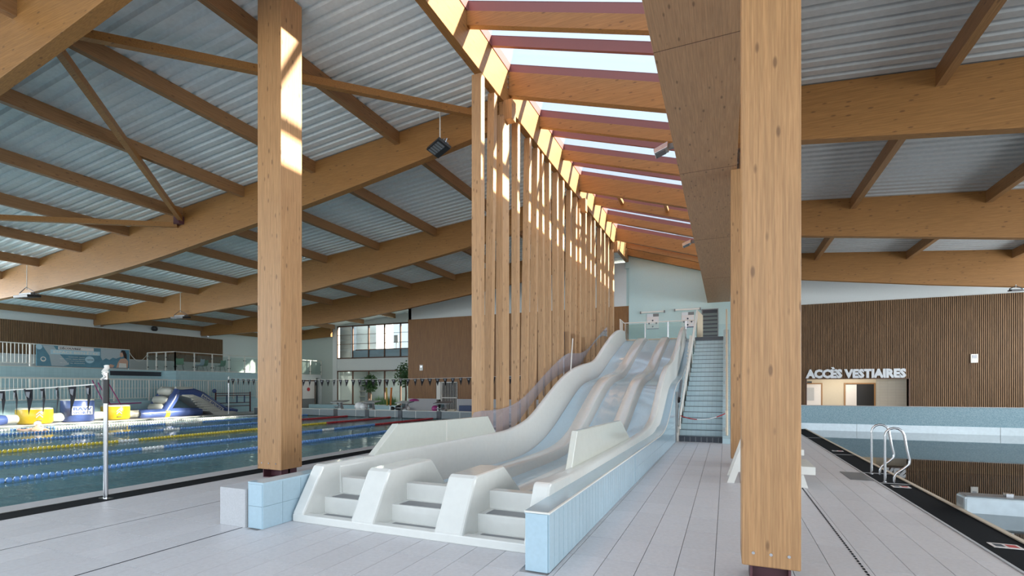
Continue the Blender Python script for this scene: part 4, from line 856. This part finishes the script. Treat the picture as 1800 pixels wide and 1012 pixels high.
cp=build('swim_cap',MB().lathe((P_[0],P_[1],.2),[(.125,0),(.12,.07),(.08,.12),(.02,.145)],14),M_paper,None,smooth=60,org=(P_[0],P_[1],0)); cp.parent=sw; cp.location=(0,0,0)
# magenta poles
for i,(p,q) in enumerate((((180,655),(213,712)),((172,672),(195,712)),((162,668),(185,712)))):
    a,b=atX(p[0],p[1],-32.45),atX(q[0],q[1],-32.2); build('pink_pole',MB().tube([a,(b[0],b[1],max(b[2],.0))],.028,6),M_mag,label='leaning magenta pole by the low wall, '+ORD[2-i]+' from the left',cat='pole')
build('pink_pole',MB().tube([(-32.59,17.4,.80),(-32.59,19.2,.83)],.032,6),M_mag,label='magenta pole lying flat along the low wall behind the inflatables',cat='pole')
rk=thing('equipment_rack','maroon tubular equipment rack on the far deck beside the flag pole','rack',(-32,24.6,0))
for y in (23.6,26.3): build('upright',MB().box(-32.05,-31.98,y-.035,y+.035,0,1.45),M_maroon,rk)
for z in (.45,.68,1.35,1.2): build('rail',MB().box(-32.03,-31.99,23.6,26.3,z-.025,z+.025),M_maroon,rk)
for y in (24.4,25.2,25.8): build('blue_strap',MB().box(-32.0,-31.96,y-.03,y+.03,.68,1.2),M_navy,rk)
build('purple_ball',MB().lathe((-32,23.5,1.38),[(.02,0),(.11,.05),(.14,.14),(.11,.23),(.02,.28)],12),M_blue,rk,smooth=60)
# starting blocks
zb_=.41
for i,px in enumerate((600,655,713,781)):
    a=atY(px,712,PE+.35); x=a[0]; t=thing('starting_block','stainless starting block with dark platform, '+ORD[i]+' from the left','starting block',(x,PE+.3,zb_),'starting blocks at the far pool end')
    build('pedestal',MB().hexa([(x-.12,PE+.2,zb_),(x+.12,PE+.2,zb_),(x+.12,PE+.45,zb_),(x-.12,PE+.45,zb_)],[(x-.08,PE+.1,zb_+.42),(x+.14,PE+.1,zb_+.42),(x+.14,PE+.3,zb_+.42),(x-.08,PE+.3,zb_+.42)]),M_steel,t,bevel=.01)
    build('platform',MB().hexa([(x-.5,PE-.05,zb_+.40),(x+.45,PE-.05,zb_+.40),(x+.45,PE+.6,zb_+.50),(x-.5,PE+.6,zb_+.50)],[(x-.5,PE-.05,zb_+.45),(x+.45,PE-.05,zb_+.45),(x+.45,PE+.6,zb_+.55),(x-.5,PE+.6,zb_+.55)]),M_grey,t)
    build('step_plate',MB().box(x-.45,x-.1,PE+.15,PE+.45,zb_+.12,zb_+.16),M_grey,t); build('hand_bar',MB().tube([(x-.2,PE-.02,zb_+.1),(x+.2,PE-.02,zb_+.1)],.015,6),M_steel,t)
    build('lane_marker',MB().box(x-.28,x+.0,PE-.03,PE-.006,-.1,.41),M_blkt,t)
for i,(px,m,nm) in enumerate(((728,M_mag,'magenta towel lying on the third starting block'),)):
    a=atY(px,706,PE+.3); mb=MB().lathe((a[0],a[1],zb_+.55),[(.3,0),(.27,.07),(.15,.13),(.05,.14)],9); build('towel',mb,m,label=nm,cat='towel',smooth=60)
for px,r,nm,m in ((632,.32,'white mesh ball bag on the pool end wall, between the first two blocks',M_fwh),(640,.26,'smaller white ball bag leaning on the larger one',M_fwh),(715,.2,'white bag beside the third starting block',M_fwh),(765,.22,'magenta bag on the pool end wall left of the last block',M_mag),(690,.14,'black shoes on the pool end wall',M_blk),(700,.2,'black bag on the pool end wall near the third block',M_blk)):
    a=atY(px,715,PE+.45); build('bag',MB().lathe((a[0],a[1],.41),[(r*.7,0),(r,r*.5),(r*.8,r*1.1),(r*.3,r*1.4)],12),m,label=nm,cat='bag',smooth=60)
for px,nm in ((686,'clear water bottle left of the third block'),(776,'clear water bottle left of the fourth block'),(770,'small bottle beside the magenta bag')):
    a=atY(px,716,PE+.3); t=thing('water_bottle',nm,'bottle',(a[0],a[1],.41)); build('bottle_body',MB().lathe((a[0],a[1],.41),[(.05,0),(.05,.18),(.025,.24)],10),M_sign,t,smooth=40); build('cap',MB().lathe((a[0],a[1],.65),[(.03,0),(.03,.04)],8),M_blk,t)
a=atY(792,722,PE+.4); build('kickboard',MB().box(a[0]-.2,a[0]+.25,a[1],a[1]+.3,.41,.5),M_tan,bevel=.03,label='yellow foam kickboard beside the fourth starting block',cat='kickboard')
struct('wall_low',MB().box(-30,XA,29.9,30.2,0,.45),M_tier)
# plants
def tree(x,y,h,r,label):
    t=thing('potted_tree',label,'plant',(x,y,0)); build('pot',MB().lathe((x,y,0),[(.28,0),(.36,.5),(.38,.55)],16),M_grey,t,smooth=40)
    build('trunk',MB().tube([(x,y,.5),(x+.05,y,1.2),(x,y,h-.6)],[.08,.07,.05],8),M_bark,t); mb=MB()
    for k in range(700):
        a=random.uniform(0,6.28); b=random.uniform(-1,1); q=random.random()**.5; rr=r*q; c=Vector((x+rr*math.cos(a)*math.sqrt(1-b*b),y+rr*math.sin(a)*math.sqrt(1-b*b),h-r*.2+b*r*1.25*q))
        u=Vector((random.uniform(-1,1),random.uniform(-1,1),random.uniform(-1,.3))).normalized()*.17; v=u.orthogonal().normalized()*.06; mb.add([c,c+u*.5+v,c+u,c+u*.5-v],[(0,1,2,3)])
    build('foliage',mb,M_leaf,t,kind='stuff')
a=atY(651,700,YG-1.2); tree(a[0],a[1],2.25,.62,'leafy potted tree in front of the glazed office'); a=atY(713,700,YG-1.5); tree(a[0],a[1],2.95,.85,'taller dark potted tree at the corner of the brown wall')
for i,px in enumerate((672,681,692,662)):
    a=atY(px,715,YG-1.6); t=thing('grass_tuft','tuft of tall green grass in front of the office glazing, '+ORD[[1,2,3,0][i]]+' from the left','plant',(a[0],a[1],0)); mb=MB()
    for k in range(70):
        q=random.uniform(0,6.28); b=random.uniform(.02,.2); p=Vector((a[0]+b*math.cos(q),a[1]+b*math.sin(q),.35)); e=p+Vector((b*1.6*math.cos(q),b*1.6*math.sin(q),random.uniform(.5,.85))); mb.add([p-Vector((.02,0,0)),p+Vector((.02,0,0)),e],[(0,1,2)])
    build('blades',mb,M_grass,t,kind='stuff'); build('planter',MB().box(a[0]-.25,a[0]+.25,a[1]-.2,a[1]+.2,0,.38),M_rail,t)
for px,m,nm,dx in ((686,M_orange,'orange foam noodle standing by the grass',.12),(681,M_yel,'yellow foam noodle leaning by the grass',-.1)):
    a=atY(px,700,YG-2.0); build('foam_noodle',MB().tube([(a[0],a[1],0),(a[0]+dx,a[1],1.75)],.07,8),m,label=nm,cat='noodle',smooth=60)
# ------------------------------------------------------------------ lamps
def hanging(x,y,zt_,zl_,label,s=1.0,tilt=.45,rz=.5):
    t=thing('pool_floodlight',label,'lamp',(x,y,zl_),'floodlights hanging over the lane pool'); build('rod',MB().tube([(x,y,zl_+.12*s),(x,y,zt_)],.018,6),M_rail,t)
    def P(u,v,w):
        y2=v*math.cos(tilt)-w*math.sin(tilt); z2=v*math.sin(tilt)+w*math.cos(tilt)
        return (x+(u*math.cos(rz)-y2*math.sin(rz))*s,y+(u*math.sin(rz)+y2*math.cos(rz))*s,zl_+z2*s)
    def bx(u0,u1,v0,v1,w0,w1): return MB().hexa([P(u0,v0,w0),P(u1,v0,w0),P(u1,v1,w0),P(u0,v1,w0)],[P(u0,v0,w1),P(u1,v0,w1),P(u1,v1,w1),P(u0,v1,w1)])
    build('housing',bx(-.36,.36,-.2,.2,-.15,-.07),M_blk,t,bevel=.01); build('heat_sink',bx(-.3,.3,-.06,.12,-.07,-.0),M_grey,t)
    for k in range(5): build('led_panel',bx(-.31+.125*k,-.31+.125*k+.095,-.16,.06,-.156,-.15),M_lamp,t)
    build('yoke',MB().tube([P(-.37,0,-.1),P(-.37,0,.02),P(0,.0,.2),P(.37,0,.02),P(.37,0,-.1)],.018,6),M_steel if s==1.0 else M_blk,t)
hanging(-7.15,11.8,zl(-7.15),8.35,'black floodlight hanging from the roof left of the timber screen',1.0,-.4,-.55)
hanging(-28.6,12.1,zl(-28.6),5.95,'black floodlight hanging low at the far left over the pool',1.3,.1,.1); hanging(-29.3,19.4,zl(-29.3),5.98,'black floodlight hanging before the third curved beam',1.3,.1,.1)
for y,z,nm in ((11.3,6.95,'nearer'),(19.0,6.95,'farther')):
    t=thing('spot_lamp',nm+' small grey spot lamp on the side of the box beam','lamp',(-1.0,y,z)); build('arm',MB().box(-1.14,-.965,y-.04,y+.04,z-.05,z+.05),M_grey,t)
    build('head',MB().hexa([(-1.42,y-.14,z-.16),(-1.14,y-.14,z-.06),(-1.14,y+.14,z-.06),(-1.42,y+.14,z-.16)],[(-1.44,y-.14,z-.06),(-1.14,y-.14,z+.06),(-1.14,y+.14,z+.06),(-1.44,y+.14,z-.06)]),M_steel,t,bevel=.01)
    build('lens',MB().hexa([(-1.40,y-.11,z-.17),(-1.2,y-.11,z-.10),(-1.2,y+.11,z-.10),(-1.40,y+.11,z-.17)],[(-1.41,y-.11,z-.15),(-1.2,y-.11,z-.08),(-1.2,y+.11,z-.08),(-1.41,y+.11,z-.15)]),M_lamp,t)
hanging(10.9,26.95,5.95,5.78,'small black floodlight under the farthest right beam',.6,.1,.2)
# ------------------------------------------------------------------ picnic bench behind the right column
bn=thing('lifeguard_seat','white wooden A-frame seat half hidden behind the right foreground column','chair',(.65,10.4,0))
for y in (10.1,10.95):
    for xa,xb in ((.08,.50),(1.26,.88)):
        build('leg',MB().hexa([(xa-.06,y-.03,0),(xa+.06,y-.03,0),(xa+.06,y+.03,0),(xa-.06,y+.03,0)],[(xb-.06,y-.03,1.25),(xb+.06,y-.03,1.25),(xb+.06,y+.03,1.25),(xb-.06,y+.03,1.25)]),M_rail,bn)
    build('cross_bar',MB().box(.14,1.2,y+.03,y+.06,.20,.34),M_rail,bn); build('cross_bar',MB().box(.26,1.1,y+.03,y+.06,.56,.68),M_rail,bn)
build('foot_board',MB().box(.95,1.42,10.0,11.05,.24,.38),M_rail,bn,bevel=.006); build('foot_board',MB().box(.9,1.26,10.1,10.95,.56,.66),M_rail,bn)
build('seat_board',MB().box(.42,.98,10.05,11.0,.92,.97),M_rail,bn); build('backrest',MB().box(.42,.47,10.05,11.0,1.0,1.3),M_rail,bn)
